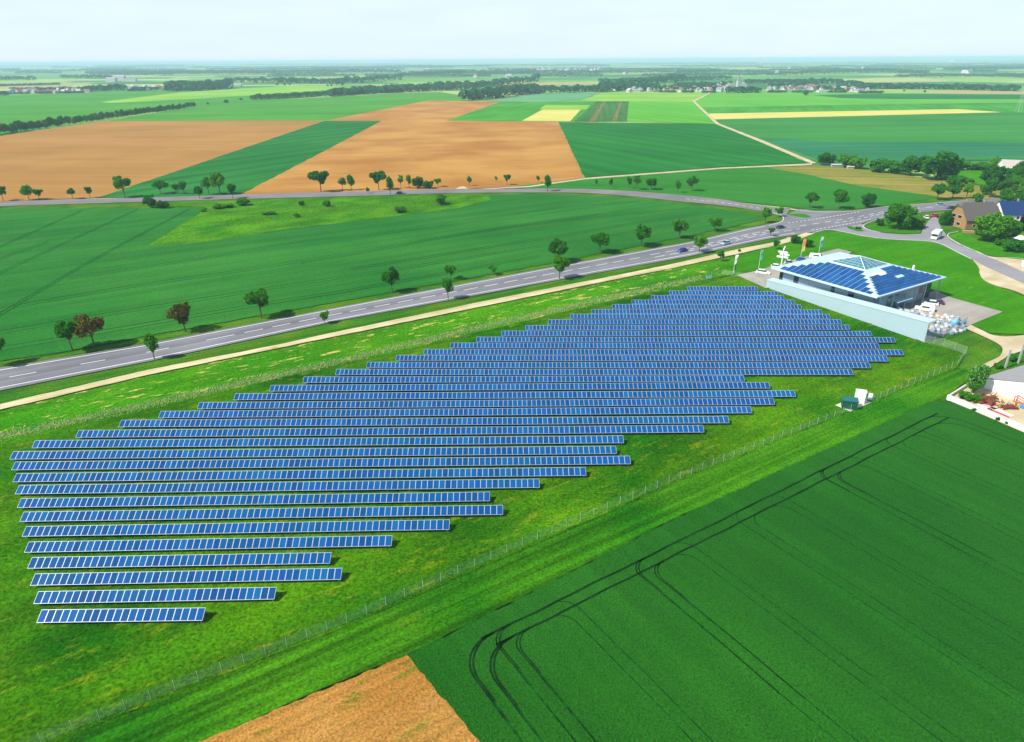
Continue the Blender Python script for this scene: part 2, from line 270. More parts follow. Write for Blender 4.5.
# ------------------------------------------------------------------ ground, fields, roads (setting)
def cr(pts, k=6):                                 # Catmull-Rom through picture points
    out = []
    P = [pts[0]] + list(pts) + [pts[-1]]
    for i in range(1, len(P) - 2):
        a, b, c, d = P[i - 1:i + 3]
        for j in range(k):
            t = j / k
            out.append(tuple(0.5 * (2 * b[n] + (c[n] - a[n]) * t + (2 * a[n] - 5 * b[n] + 4 * c[n] - d[n]) * t * t + (3 * b[n] - a[n] - 3 * c[n] + d[n]) * t ** 3) for n in (0, 1)))
    out.append(tuple(pts[-1])); return out
def sheet(name, pts, m, z, rough=None):
    W = [G(x, y, z) for x, y in pts]
    if rough:
        step, amp = rough; Q = []
        for a, b in zip(W, W[1:] + W[:1]):
            n = max(1, min(160, int((b - a).length / step))); t = (b - a).normalized().cross(Vector((0, 0, 1)))
            for i in range(n):
                q = a.lerp(b, i / n)
                if i: q = q + t * random.uniform(-amp, amp)
                Q.append(q)
        W = Q
    return tag(MB().face(W).build(name, m), kind='structure')
gs = 60000
tag(MB().face([(-gs, -300, -0.25), (gs, -300, -0.25), (gs, gs, -0.25), (-gs, gs, -0.25)]).build("ground", ground_far()), kind='structure')
# near grassland under everything on this side of the side road
sheet("grass", [(-700, 207), (0, 203), (240, 196), (450, 190), (640, 195), (760, 207), (810, 209), (860, 205), (930, 180), (1100, 150), (1500, 170), (1700, 1400), (-700, 1400)], VERGE, 0.0)
Zf = 0.02
def Z():
    global Zf
    Zf += 0.006; return Zf
FAR = (8., 0.9)
sheet("pasture", [(-120, 99), (0, 96), (90, 92), (170, 90), (250, 88), (330, 86), (372, 88), (330, 95), (300, 98), (230, 103), (195, 106), (0, 134), (-120, 152)], CROPM, Z())
sheet("crop_field", [(100, 102), (180, 92.5), (290, 85.5), (372, 87), (300, 92), (200, 98.5), (110, 103)], YELG, Z())
sheet("crop_field", [(100, 122), (195, 106.5), (250, 101), (330, 97), (400, 93), (440, 92), (466, 96), (466, 101), (427, 100.7), (400, 106), (325, 120.8)], CROPM, Z())
sheet("ploughed_field", [(-160, 156), (0, 136), (105, 121), (325, 120.6), (100, 197.5), (0, 201.5), (-160, 207)], SOILL, Z(), (6., 0.5))
sheet("crop_field", [(325, 120.6), (382, 120.6), (240, 195.5), (98, 197.6)], CROPW, Z(), (6., 0.5))
sheet("ploughed_field", [(382, 120.8), (325, 120.8), (400, 106), (427, 100.6), (502, 101.6), (446, 120.6), (558, 122), (584, 177.5), (530, 185.5), (440, 190), (240, 195)], SOIL, Z(), (6., 0.5))
sheet("pasture", [(446, 120.6), (502, 101.8), (600, 101.5), (574, 121.5)], CROPG, Z(), (8., .5))
sheet("crop_field", [(486, 101), (537, 93.5), (602, 92.5), (580, 99.5), (540, 102)], TEAL, Z())
sheet("crop_field", [(545, 104.8), (590, 105), (586, 109), (540, 108.8)], YELG, Z())
sheet("barley_field", [(522, 120.8), (542.6, 109.4), (581, 109.4), (570, 121.2)], YELLOW, Z(), (6., .5))
sheet("crop_field", [(574, 121.7), (597, 101), (629, 101), (627, 121.7)], OLIVE, Z(), (6., .5))
BROWNS = field("bare_strip", (0.13, 0.125, 0.03), (0.19, 0.15, 0.045), big=40, fine=1., streak=(90., 3., 0.15), ang=R_(83))
for a in ([(589, 121.5), (603, 102), (605.5, 102), (594.5, 121.5)], [(612, 121.6), (620.4, 101.5), (622, 101.5), (616.5, 121.6)]): sheet("bare_soil_strip", a, BROWNS, Z())
sheet("crop_field", [(580, 100.5), (604, 92.3), (700, 91), (713, 92.4), (693, 101.4), (600, 101.2)], YELG, Z())
sheet("crop_field", [(627, 121.7), (629, 101), (693, 101.4), (717, 123.8)], CROPL, Z(), (6., .5))
sheet("crop_field", [(558.5, 122), (717, 123.8), (760, 141), (806, 162.5), (720, 167), (650, 173), (584.5, 177.5)], CROPD, Z(), (6., .5))
sheet("crop_field", [(694, 101.2), (714, 92.4), (800, 92), (1100, 95), (1100, 102), (860, 104.5), (702, 107.5)], CROPL, Z())
sheet("crop_field", [(812, 95), (880, 93.6), (1100, 95), (1100, 99.5), (890, 99), (840, 98)], CROPD, Z())
sheet("crop_field", [(702, 107.5), (860, 104.5), (1100, 103), (1100, 117), (990, 114), (950, 109), (708, 113.6)], CROPG, Z())
sheet("crop_field", [(714.5, 119.5), (1000, 112.3), (1100, 114), (1100, 172), (1000, 160), (900, 161), (819, 163), (760, 140), (718, 124)], CROPR, Z(), (6., .5))
sheet("barley_field", [(708, 113.6), (958, 109), (1002, 112.2), (715, 119.4)], YELLOW, Z(), (6., .5))
sheet("crop_field", [(758, 137), (830, 142), (1100, 143), (1100, 166), (1000, 157), (900, 159), (822, 161.5)], field("crop_teal_deep", (0.016, 0.135, 0.055), (0.028, 0.165, 0.065), big=120, fine=2., streak=(400., 14., 0.16), ang=0.05, finevar=0.2), Z())
sheet("crop_field", [(500, 187.5), (584, 179), (650, 174.5), (720, 169), (812, 165.5), (900, 175), (960, 190), (930, 199), (880, 206), (850, 209.5), (815, 209.5), (790, 207), (760, 204), (700, 197), (640, 192.5), (560, 189)], CROPE, Z(), (6., .4))
sheet("stubble_strip", [(768, 167.5), (816, 165.5), (880, 171), (930, 179), (1010, 190), (1060, 200), (960, 200), (925, 194.5), (860, 186), (810, 175)], TAN, Z(), (5., .5))
sheet("pasture", [(935, 172), (1100, 160), (1100, 200), (990, 186), (945, 180)], LAWN, Z())
# tracks between the far fields
sheet("dirt_track", [(713.4, 92), (711.5, 92), (692.3, 101), (716, 124), (758, 141), (811, 163.5), (817, 163), (762, 140), (719, 123.4), (694.8, 101.2)], SAND, Z())
sheet("dirt_track", [(450, 190.5), (530, 185.8), (584, 178), (640, 173.7), (720, 167.6), (812, 163.5), (812, 165), (720, 168.8), (650, 174.3), (584, 179.3), (530, 187)], SAND, Z())
sheet("gravel_apron", [(453, 190), (460, 186.5), (464, 186.3), (470, 189.6)], SAND, Z())
# upper country road
UT = [(-160, 208), (0, 201.6), (100, 198.6), (200, 195.8), (290, 193), (380, 190.7), (454, 188.9), (560, 188.6), (618, 190.3), (677, 194.8), (720, 199.2), (759, 205.2), (790, 209)]
UB = [(-160, 212.6), (0, 206.2), (100, 203), (200, 200), (290, 197.6), (380, 195.2), (454, 193), (560, 192.4), (618, 195), (677, 201), (720, 205), (759, 210.8), (785, 217)]
sheet("country_road", cr(UT) + cr(UB)[::-1], ASPHL, Z())
# crop between the two roads and the wild meadow in its notch
sheet("crop_field", [(-160, 217), (0, 209), (82, 208.2), (191, 208), (208, 208), (146, 246), (200, 243), (287, 229.5), (380, 218.6), (457, 208.3), (491, 199.5), (489, 195), (560, 194.2), (618, 197), (677, 203), (730, 210.5), (757, 216.5), (766, 219), (748, 223), (715, 230), (670, 239.5), (552, 263), (350, 299.5), (140, 337), (68, 351), (0, 361), (-160, 392)], CROP, Z(), (2.5, .35))
sheet("wild_meadow", [(208, 208), (191, 206.5), (150, 205), (240, 200.5), (290, 199), (380, 196.5), (454, 194.6), (488, 194.8), (490.5, 199.5), (457, 208.2), (380, 218.4), (287, 229.2), (200, 242.8), (147, 245.8)], WEED, Z(), (2.5, .5))
def ribbon(name, pts, w, m, z, px=True, kind='structure'):
    W = [G(x, y, z) for x, y in pts] if px else [Vector((p[0], p[1], z)) for p in pts]
    b = MB(); n = len(W); L_ = []
    for i in range(n):
        d = (W[min(i + 1, n - 1)] - W[max(i - 1, 0)]); d.z = 0; d.normalize(); t = Vector((-d.y, d.x, 0)) * w / 2
        L_.append((W[i] + t, W[i] - t))
    for i in range(n - 1): b.face([L_[i][1], L_[i + 1][1], L_[i + 1][0], L_[i][0]])
    return b, name, m
def ribbons(name, lines, m, z, px=True):
    B = MB()
    for pts, w in lines:
        b, _, _ = ribbon(name, pts, w, m, z, px); k = len(B.v); B.v += b.v; B.f += [tuple(k + i for i in f) for f in b.f]; B.m += b.m
    return tag(B.build(name, m), kind='structure')
zr = Z()
TL = []
for a in ([(-60, 350), (0, 313), (94, 258.6), (189, 208.8)], [(-60, 300), (29, 258.6), (125, 214.7), (138, 208.6)], [(-60, 275), (0, 246), (82, 210)], [(-60, 285), (0, 258), (49, 241)],
          [(-20, 313), (37.6, 301), (140, 284), (239, 270), (350, 252), (470, 232), (600, 213.5)], [(-20, 334), (100, 314), (239, 292), (350, 275), (480, 255), (640, 230), (700, 220)],
          [(68, 277), (185, 260), (300, 241), (360, 235), (457, 223.5), (555, 208), (640, 201)], [(300, 262), (360, 252), (457.6, 235), (560, 220.5), (690, 207.5)], [(350, 268), (418, 257.7), (560, 235), (700, 213)], [(0, 347), (120, 327), (260, 303), (350, 289), (540, 255)]):
    a = cr(a, 4); TL.append((a, 0.5)); TL.append(([(x, y + (y - 55) ** 2 * 4.4e-5) for x, y in a], 0.5))
ribbons("crop_wheel_ruts", TL, RUTN, zr)
# main road
MU = [(-160, 394), (-60, 378), (0, 367.7), (143, 344.3), (340, 306.8), (545, 268), (690, 241.5), (748, 228), (770, 224), (782, 221), (784, 216), (800, 209), (815, 210.8), (857, 210.8), (882, 207.3), (920, 204.3), (968, 200.3), (1100, 190)]
ML = [(-160, 418), (-60, 402), (0, 390.5), (150, 361), (340, 320.3), (545, 282.3), (690, 256), (767, 239), (800, 234), (829, 229.5), (861, 223.4), (882, 217.5), (913, 213), (945, 210.3), (968, 208), (1100, 198)]
sheet("main_road", MU + ML[::-1], ASPH, Z())
zm = Z()
def lerp1(P, x):
    for (x0, y0), (x1, y1) in zip(P, P[1:]):
        if x0 <= x <= x1 and x1 > x0: return y0 + (y1 - y0) * (x - x0) / (x1 - x0)
    return P[-1][1]
MU2 = [p for p in MU if p[0] < 775 or p[0] > 855]
def across(x, t): a, b = lerp1(MU2, x), lerp1(ML, x); return (x, a + (b - a) * t)
marks = [([across(x, .10) for x in range(-150, 776, 15)], .32), ([across(x, .87) for x in range(-150, 800, 15)], .32)]
def dashes(t, x0, x1, on, off, w=0.28):
    p = G(*across(x0, t), zm)
    x = x0
    while x < x1:
        xs = x; a = G(*across(x, t), zm)
        while x < x1 and (G(*across(x, t), zm) - a).length < on: x += 0.25
        marks.append(([across(xs, t), across(x, t)], w)); a = G(*across(x, t), zm)
        while x < x1 and (G(*across(x, t), zm) - a).length < off: x += 0.25
dashes(.48, -150, 215, 5.5, 9.5); dashes(.48, 215, 640, 5.2, 2.6); dashes(.42, 650, 790, 5, 2.6); dashes(.64, 655, 800, 5, 2.6); dashes(.45, 800, 1000, 4, 4, .35); dashes(.12, 788, 860, 1.2, 1.2, .5); dashes(.85, 812, 872, 1.2, 1.2, .5); dashes(.62, 835, 905, 3, 2.2, .35)
for k in range(9): marks.append(([across(690 + k * 9, .48), across(694 + k * 9, .58)], .5))
UC = [((a[0] + b[0]) / 2, (a[1] + b[1]) / 2) for a, b in zip(UT, UB)]
for k in range(13): marks.append(([(686 + k * 7, lerp1(UC, 686 + k * 7)), (690 + k * 7, lerp1(UC, 690 + k * 7))], .4))
ribbons("road_markings", marks, PAINT, zm)
sheet("traffic_island", [(786, 214.2), (797, 213.5), (804, 213.8), (812, 216.5), (806, 218), (797, 216.5)], LAWN, Z())
# access lane, lay-by, yards, gravel track
LANEU = [(838, 228.5), (850, 226), (862, 226.5), (866, 229), (875, 231.8), (886, 233.3), (905, 234.2), (920, 233.6)]
LANE = [(829, 229.6), (862, 223.5), (865, 227.5), (875, 231.5), (887, 233.2), (905, 234.3), (921, 233.6), (923.5, 228), (930, 219), (935, 215.6), (938, 219), (941, 228), (945, 233), (947, 237), (953, 242), (961, 245.8), (978, 252.8), (992, 258.2), (1004, 263), (1024, 272.5), (1100, 305), (1100, 330), (1024, 283.8), (1000, 273), (985, 266.4), (973, 259.6), (954.5, 250.8), (940, 243.8), (927, 241), (900, 240), (880, 238.3), (857, 234.8), (837, 230.8)]
sheet("access_lane", LANE, ASPHC, Z())
sheet("lawn", [(816, 232.5), (837, 231), (857, 235), (880, 238.5), (900, 240.2), (927, 241.2), (940, 244), (954.5, 251), (972, 259.5), (979, 268), (979, 273), (986, 281), (1000, 287.5), (1060, 312), (1060, 340), (1024, 334), (990, 333), (970, 324), (1002, 311.7), (950, 297), (905, 280), (850, 250), (806, 262), (757, 270), (737, 275), (735, 262), (752, 251.5), (797, 240.5)], LAWN, Z(), (3., .2))
sheet("lawn", [(866, 227.5), (880, 221), (905, 217), (926, 216), (922, 226), (920, 233), (905, 233.6), (887, 232.6), (875, 231)], LAWN, Z())
sheet("lawn", [(949, 236), (958, 232), (975, 238), (1024, 246), (1100, 262), (1100, 284), (1024, 259), (1004, 257.5), (990, 256), (974, 250.5), (961, 245)], LAWN, Z())
sheet("traffic_island", [(845, 225.6), (852, 226.3), (866, 231), (858, 231.5), (850, 229)], LAWN, Z())
sheet("gravel_shoulder", [(977, 252.3), (990, 256.5), (1004, 258), (1024, 259.5), (1100, 285), (1100, 306), (1024, 272.5), (1004, 263), (992, 258.2)], SAND, Z())
sheet("gravel_shoulder", cr([(972, 258.9), (979, 268), (979.5, 273), (984, 280), (997, 286), (1024, 294.5), (1100, 330)]) + [(1100, 330), (1024, 283.8), (1000, 273), (985, 266.4)], SAND, Z(), None)
sheet("paved_yard", [(869, 323.5), (935, 290), (950, 297), (1002.6, 311.7), (970.6, 324.5), (924, 342.5), (880, 322)], PAVE, Z())
sheet("gravel_drive", cr([(970.6, 324.5), (982, 330), (996, 335.5), (1024, 335), (1100, 322)]) + [(1100, 350), (1024, 350)] + cr([(1010, 355), (1000, 361), (987, 369), (983.4, 364.5), (999, 356.5), (1002.6, 349), (998, 343.7), (985, 337), (965, 328)]), SAND, Z())
sheet("paved_yard", [(737, 275), (757, 270.5), (800, 258), (838, 248.5), (852, 252), (790, 285), (766, 288), (750, 281)], PAVE, Z())
zt = Z()
sheet("gravel_track", [(-160, 437), (0, 404), (150, 369.3), (273, 345.6), (320, 335.3), (488, 300.3), (615, 275.5), (670, 264.4), (738, 249), (773, 242.3), (795, 236), (806, 232.6), (814, 233.5), (797, 239.8), (781, 244.3), (752, 250.6), (670, 268.6), (635, 275.2), (500, 302.6), (317, 340), (150, 374.3), (0, 409.5), (-160, 443)], GRAVEL, zt, (2.5, .15))
sheet("mown_grass", [(-160, 445), (0, 411), (150, 375.5), (317, 341.3), (500, 304), (635, 276.5), (700, 263), (752, 252), (735, 262), (735, 274), (700, 281), (600, 303.5), (500, 327), (330, 366), (150, 409), (0, 441), (-160, 477)], HAY, Z(), (2.5, .2))
sheet("array_grass", [(-160, 475), (0, 441), (150, 408), (330, 366), (500, 327), (600, 303.5), (700, 281), (737, 275), (752, 282), (766, 288), (924, 342.5), (965, 354), (957, 367), (850, 412), (680, 481), (491, 562), (347, 626), (74, 734), (-160, 830)], GRASSD, Z(), (2.5, .2))
sheet("grass_strip", [(-160, 834), (74, 734), (347, 626), (491, 562), (680, 481), (850, 412), (957, 367), (975, 372), (946, 399.5), (674, 519), (410, 653), (197, 742), (60, 805)], STRIPG, Z(), (2., .2))
# near fields
zw = Z()
sheet("wheat_field", [(404, 655), (412, 653), (674, 519), (934, 400.3), (947, 400), (992, 419), (1024, 433), (1160, 490), (1160, 1000), (640, 1000), (470, 748)], WHEAT, zw, (0.7, .22))
sheet("seedling_field", [(407, 655), (350, 679), (197, 742), (60, 800), (60, 1000), (620, 1000), (482, 744)], SOILN, zw + .006, (0.8, .2))
# wheel ruts of the sprayer through the wheat
def W2(x, y): p = G(x, y, 0); return (p.dot(U), p.dot(V))
h0, h1 = W2(545, 610), W2(925, 427)
vh = (h0[1] + h1[1]) / 2 
ruts, soft = [], []
def uv(u, v): p = U * u + V * v; return (p.x, p.y)
def wob(a, u, s=.06): return a + s * math.sin(u * .35) + s * .6 * math.sin(u * .83 + 1)
us = [W2(x, y)[0] for x, y in ((479, 673), (514, 657), (573, 612), (645, 575), (692, 552), (742, 521), (783, 502), (826, 478), (860, 462), (895, 446), (921, 434), (946, 418))]
u0, u1 = us[0], us[-1]
vv = lambda u: W2(478.6, 642)[1] + (W2(931, 417.5)[1] - W2(478.6, 642)[1]) * (u - u0) / (u1 - u0)
vl = lambda u: W2(525.5, 632)[1] + (W2(920, 433)[1] - W2(525.5, 632)[1]) * (u - us[1]) / (us[10] - us[1])
n = 120
ruts.append(([uv(u0 + (u1 - u0) * i / n, wob(vv(u0 + (u1 - u0) * i / n), i)) for i in range(3, n + 1)], .42))
ruts.append(([uv(u0 + 4 + (u1 - u0 - 4) * i / n, wob(vl(u0 + 4 + (u1 - u0 - 4) * i / n), i + 3)) for i in range(n + 1)], .38))
for k, u in enumerate(us):
    for g, w in ((-.95, .20), (.95, .20)):
        side = 1 if k in (0, 1) or (k % 2 == 1 and k < len(us) - 1) else -1
        uu = u + g
        for rep in ((0, .2), (.5, .2)) if k in (0, 1, 3, 7) else ((0, .2),):
            r = (5.0 if k in (0, len(us) - 1) else 2.6) + rep[0]; vb = vl(uu) if g * side > 0 else vv(uu)
            arc = []
            for j in range(9):
                t = math.pi / 2 * j / 8
                arc.append(uv(uu + rep[0] * .6 + side * r * (1 - math.sin(t)), vb - r * (1 - math.cos(t))))
            L_ = arc[:]
            v0 = vb - r
            tail = 26 if rep[0] else 200
            nn = 60 if tail > 100 else 14
            for i in range(1, nn): L_.append(uv(wob(uu + rep[0] * .6 * max(0, 1 - i / 10), i * tail / nn * .5, .07), v0 - tail * i / nn))
            (ruts if k in (0, 1, 3, 7, 11) else soft).append((L_[:11], .30 if k == 0 else .22)); soft.append((L_[10:], w if not rep[0] else .15))
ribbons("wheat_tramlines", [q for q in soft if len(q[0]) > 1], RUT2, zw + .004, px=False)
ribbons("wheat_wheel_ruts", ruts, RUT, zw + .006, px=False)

# kerbs along the junction and lane
def kerb(pts, w=.35, h=.12):
    W = [G(x, y, 0) for x, y in pts]; b = MB()
    for a, c in zip(W, W[1:]):
        d = (c - a).normalized(); t = Vector((-d.y, d.x, 0)) * w / 2; zz = Vector((0, 0, h + .15)); e = d * .02
        b.hexa([a - t - e, c - t + e, c + t + e, a + t - e], [a - t - e + zz, c - t + e + zz, c + t + e + zz, a + t - e + zz])
    return tag(b.build("kerb", KERB), kind='structure')
kerb(cr([(790, 209.2), (805, 211.2), (820, 212.2), (840, 212.2), (857, 211), (882, 207.5), (920, 204.5), (968, 200.6)], 4))
kerb(cr([(769, 226), (779, 223.2), (783, 220.5), (783, 217.5), (779, 215), (768, 212)], 4)); kerb(cr([(921, 212.6), (900, 214.6), (882, 218.2), (866, 224), (863.5, 227), (868, 230), (880, 232.8)], 4))
kerb(cr([(787, 238), (805, 236.5), (816, 232.4), (829, 230), (845, 232.6), (866, 236.8), (890, 239.6), (927, 241.5), (941, 244.4), (955, 251.4), (971, 259.3)], 4)); kerb(cr([(1060, 268), (1024, 259.4), (992, 257.6), (977, 252), (961, 245.2), (948.5, 237.5), (949, 234), (958, 232)], 4))
tag(MB().box(-1, 1, -1, 1, 0, 1).build("concrete_slab", CONC, None), kind='structure').matrix_world = Matrix.Translation(G(853, 405, 0)) @ Matrix.Rotation(UA, 4, 'Z') @ Matrix.Diagonal((3.9, 1.8, .32, 1))

# ------------------------------------------------------------------ trees
def quad(b, p, n, s, m=0):
    n = Vector(n).normalized(); x = n.orthogonal().normalized(); a = random.uniform(0, 6.28); y = n.cross(x); x, y = x * math.cos(a) + y * math.sin(a), y * math.cos(a) - x * math.sin(a)
    k = random.uniform(.55, 1.)
    b.face([p - x * s, p - y * s * k + n * s * .25, p + x * s, p + y * s * k + n * s * .25], m)
def rnd_dir():
    while True:
        v = Vector((random.uniform(-1, 1), random.uniform(-1, 1), random.uniform(-1, 1)))
        if .05 < v.length < 1: return v.normalized()
def proto(kind, seed, leaf=.055, n=1700):
    """unit tree: height 1, crown width 1; returns trunk builder and crown builder"""
    random.seed(seed); t, c = MB(), MB()
    base, rz = {'round': (.40, .32), 'oval': (.34, .35), 'sparse': (.40, .31), 'bush': (.04, .5), 'big': (.05, .49)}[kind]
    cz = 1 - rz
    nl = {'round': 17, 'oval': 17, 'sparse': 11, 'bush': 24, 'big': 44}[kind]
    lobes = []
    for i in range(nl):
        d = rnd_dir(); q = random.uniform(.40, .82) if kind != 'sparse' else random.uniform(.5, .95)
        taper = 1.0 if kind != 'oval' else 1.0 - .35 * max(0, d.z)
        p = Vector((d.x * .5 * q * taper, d.y * .5 * q * taper, cz + d.z * rz * q * .95)); r = random.uniform(.08, .19) * (1 if kind != 'big' else .72)
        lobes.append((p, r))
    if kind in ('bush', 'big', 'oval'): lobes.append((Vector((0, 0, cz)), .20))
    tot = sum(r * r for p, r in lobes)
    for p, r in lobes:
        for j in range(int(n * r * r / tot)):
            d = rnd_dir(); rr = r * random.uniform(.72, 1.08); q = Vector((p.x + d.x * rr, p.y + d.y * rr, max(.03, p.z + d.z * rr * min(1.1, rz / .38))))
            q.z = min(q.z, 1.0)
            quad(c, q, d + rnd_dir() * 1.1, leaf * random.uniform(.7, 1.3))
    tr = .034 if kind != 'bush' else .02
    t.tube((0, 0, -.01), (.01, 0, base * .6), tr, tr * .75, 8); t.tube((.01, 0, base * .6), (0, .01, cz), tr * .75, tr * .45, 8)
    for p, r in lobes[:9]: t.tube((0, 0, base * random.uniform(.7, 1.1)), p * .92, tr * .42, tr * .14, 5)
    return t, c
PRO = {}
for k, s, lf, nn in (('round', 1, .05, 1150), ('round', 2, .05, 1100), ('round', 3, .05, 1150), ('round', 4, .05, 1250), ('round', 21, .05, 1100), ('round', 22, .05, 1150), ('oval', 5, .05, 1050), ('oval', 6, .05, 1050), ('oval', 23, .05, 1000), ('sparse', 7, .05, 650), ('sparse', 8, .05, 650), ('bush', 9, .05, 1900), ('bush', 10, .05, 1900), ('bush', 13, .05, 1900), ('big', 11, .032, 5200), ('big', 12, .032, 5200)):
    t, c = proto(k, s, lf, nn); PRO.setdefault(k, []).append((t.mesh("trunk", BARK), c))
random.seed(11); CACHE = {}
def crown_mesh(k, i, m):
    if (k, i, m.name) not in CACHE: CACHE[(k, i, m.name)] = PRO[k][i][1].mesh("crown", m)
    return CACHE[(k, i, m.name)]
def tree(kind, base, ytop, wpx, mat, label, cat="tree", group=None, name=None, parts=True, hmul=1.0):
    p = G(base[0], base[1], 0); h = hgt(p, base[0], ytop) * hmul; w = wpx * mpx(p)
    i = random.randrange(len(PRO[kind]))
    nm = name or ("shrub" if kind == 'bush' and cat != "tree" else "tree")
    t = thing(nm, p, random.uniform(0, 6.28), label, cat, group)
    link("trunk", PRO[kind][i][0], t, sc=(w * .5 + h * .3, w * .5 + h * .3, h))
    c = link("crown", crown_mesh(kind, i, mat), t, sc=(w, w * random.uniform(.9, 1.1), h))
    return t
g = "trees on the far verge of the main road"
far = [((-3, 367), 335, 24, LEAF, 'round', 'dark green tree'), ((72.5, 350.6), 318, 27, LEAF, 'round', 'green tree beside a reddish one'), ((94.7, 348), 313.7, 31, LEAFR, 'round', 'brownish red tree'), ((185.6, 332), 303, 27, LEAFR, 'round', 'brownish red spreading tree'), ((261.5, 318), 287.5, 28, LEAF, 'round', 'round green tree'), ((392.3, 292.8), 266, 19, LEAFK, 'oval', 'dark upright tree'), ((451, 279.8), 264, 13, LEAF, 'round', 'small round tree'), ((493, 275), 264.5, 9.5, LEAF, 'sparse', 'tiny sapling'), ((558, 263), 239, 22, LEAFK, 'round', 'dark full tree behind a brighter one'), ((599.8, 253.5), 232, 21, LEAF, 'round', 'round tree'), ((641.5, 246.6), 225, 19, LEAF, 'round', 'round tree'), ((679.3, 239), 218.5, 20, LEAF, 'round', 'round tree above the blue car'), ((714.4, 231.5), 215.6, 14.5, LEAF, 'round', 'smaller round tree'), ((765, 223), 207.5, 11.5, LEAF, 'round', 'small tree by the junction corner'), ((778.6, 217), 206.5, 8.5, LEAF, 'round', 'smallest tree at the junction corner')]
for i, (b, yt, w, m, k, d) in enumerate(far): tree(k, b, yt, w, m, f"{d}, {nth(i + 1)} from left on far verge of main road", group=g)
g = "young trees on the near verge of the main road"
near = [((154.8, 360), 332, 16, LEAF, 'oval', 'slim young tree'), ((325, 324), 311, 11, LEAFB, 'round', 'small bright young tree'), ((448.3, 300), 277, 14, LEAF, 'oval', 'slim green tree'), ((559.4, 279), 256, 20, LEAFB, 'round', 'bright green round tree'), ((699, 253), 234.5, 15, LEAFB, 'round', 'bright round tree'), ((770.6, 236.6), 227, 6.5, LEAFK, 'round', 'tiny dark tree')]
for i, (b, yt, w, m, k, d) in enumerate(near): tree(k, b, yt, w, m, f"{d}, {nth(i + 1)} from left between main road and gravel track", group=g)
g = "clipped trees beside the gravel track"
for b, yt, w, m, d in (((720, 262), 250.5, 8, LEAFK, 'round clipped tree between the white flag and the road'), ((775.5, 249.5), 239, 7.5, LEAFK, 'round clipped tree beside the gravel track above the signpost')): tree('round', b, yt, w, m, d, group=g)
tree('bush', (795, 244), 234.5, 11, LEAFK, "round dark bush beside the end of the gravel track", "shrub")
tree('bush', (806, 247), 237, 15, LEAFK, "dark spreading bush behind the orange flag", "shrub")
tree('bush', (739.3, 252.2), 248.8, 3.2, LEAFR, "tiny dark reddish shrub at edge of gravel track", "shrub")
g = "trees along the upper country road"
up = [((3.5, 201), 184.5, 11.5, LEAFK, 'round', 'dark tree'), ((29.3, 200), 185, 14, LEAF, 'round', 'wide tree'), ((39.5, 199.6), 188, 10, LEAF, 'round', 'leaning tree'), ((73, 199), 188, 8, LEAFK, 'round', 'small tree'), ((90.4, 198), 186, 7, LEAFK, 'round', 'small thin tree'), ((125, 197.7), 175.6, 18, LEAFK, 'round', 'large dark tree'), ((160.5, 194), 180.5, 17, LEAF, 'sparse', 'airy tree'), ((176, 194), 182.5, 9, LEAFB, 'oval', 'pale slim tree'), ((184.6, 194), 180, 10, LEAF, 'oval', 'upright tree'), ((200, 199), 185.5, 9.5, LEAFK, 'round', 'small dark tree'), ((209, 194.8), 177, 12, LEAF, 'round', 'green tree'), ((220.4, 194.8), 170.7, 17, LEAFB, 'oval', 'tall bright tree'), ((233, 199), 183, 10, LEAFK, 'round', 'dark round tree'), ((321, 192), 169, 21, LEAFK, 'round', 'large dark tree'), ((342.7, 190.7), 177.5, 9, LEAFB, 'round', 'small bright tree'), ((351.3, 190.3), 174.6, 9.5, LEAF, 'oval', 'upright tree'), ((367.8, 193.6), 187, 4.5, LEAFK, 'oval', 'tiny sapling'), ((379, 190.3), 170, 17, LEAFK, 'round', 'large round tree'), ((390.3, 194.8), 176.6, 9.4, LEAFK, 'oval', 'dark upright tree'), ((401, 188.3), 174.6, 7, LEAF, 'sparse', 'thin tree'), ((409.4, 188.7), 174, 7, LEAF, 'oval', 'slim tree'), ((417.6, 188.5), 176.6, 13, LEAFK, 'bush', 'dense dark bushy tree'), ((429, 188.5), 179, 13, LEAFK, 'bush', 'low dense bushy tree'), ((438, 187), 178, 8, LEAF, 'round', 'small tree'), ((469.4, 186), 175.6, 5.5, LEAF, 'oval', 'small tree'), ((496, 182.5), 176, 3.5, LEAF, 'sparse', 'thin sapling'), ((507, 185), 173.7, 8, LEAFK, 'round', 'round tree'), ((538, 182.8), 175.6, 4.8, LEAFK, 'oval', 'small dark tree'), ((547.5, 191.6), 175, 9.4, LEAF, 'oval', 'upright tree'), ((596, 186), 179, 3.4, LEAFK, 'oval', 'tiny sapling'), ((610.7, 188.5), 178, 4.5, LEAFK, 'oval', 'thin sapling'), ((629, 189), 177, 5.8, LEAFK, 'round', 'small tree'), ((636.7, 190), 175, 10, LEAF, 'sparse', 'airy tree'), ((651, 190), 177, 13.5, LEAFK, 'round', 'wide dark tree'), ((677.3, 193), 180.6, 6.5, LEAF, 'sparse', 'sparse thin tree'), ((691.4, 191.6), 176, 13, LEAFK, 'sparse', 'dark leaning tree')]
for i, (b, yt, w, m, k, d) in enumerate(up): tree(k, b, yt, w, m, f"{d}, {nth(i + 1)} from left along the upper country road", group=g)
g = "trees north of the road junction"
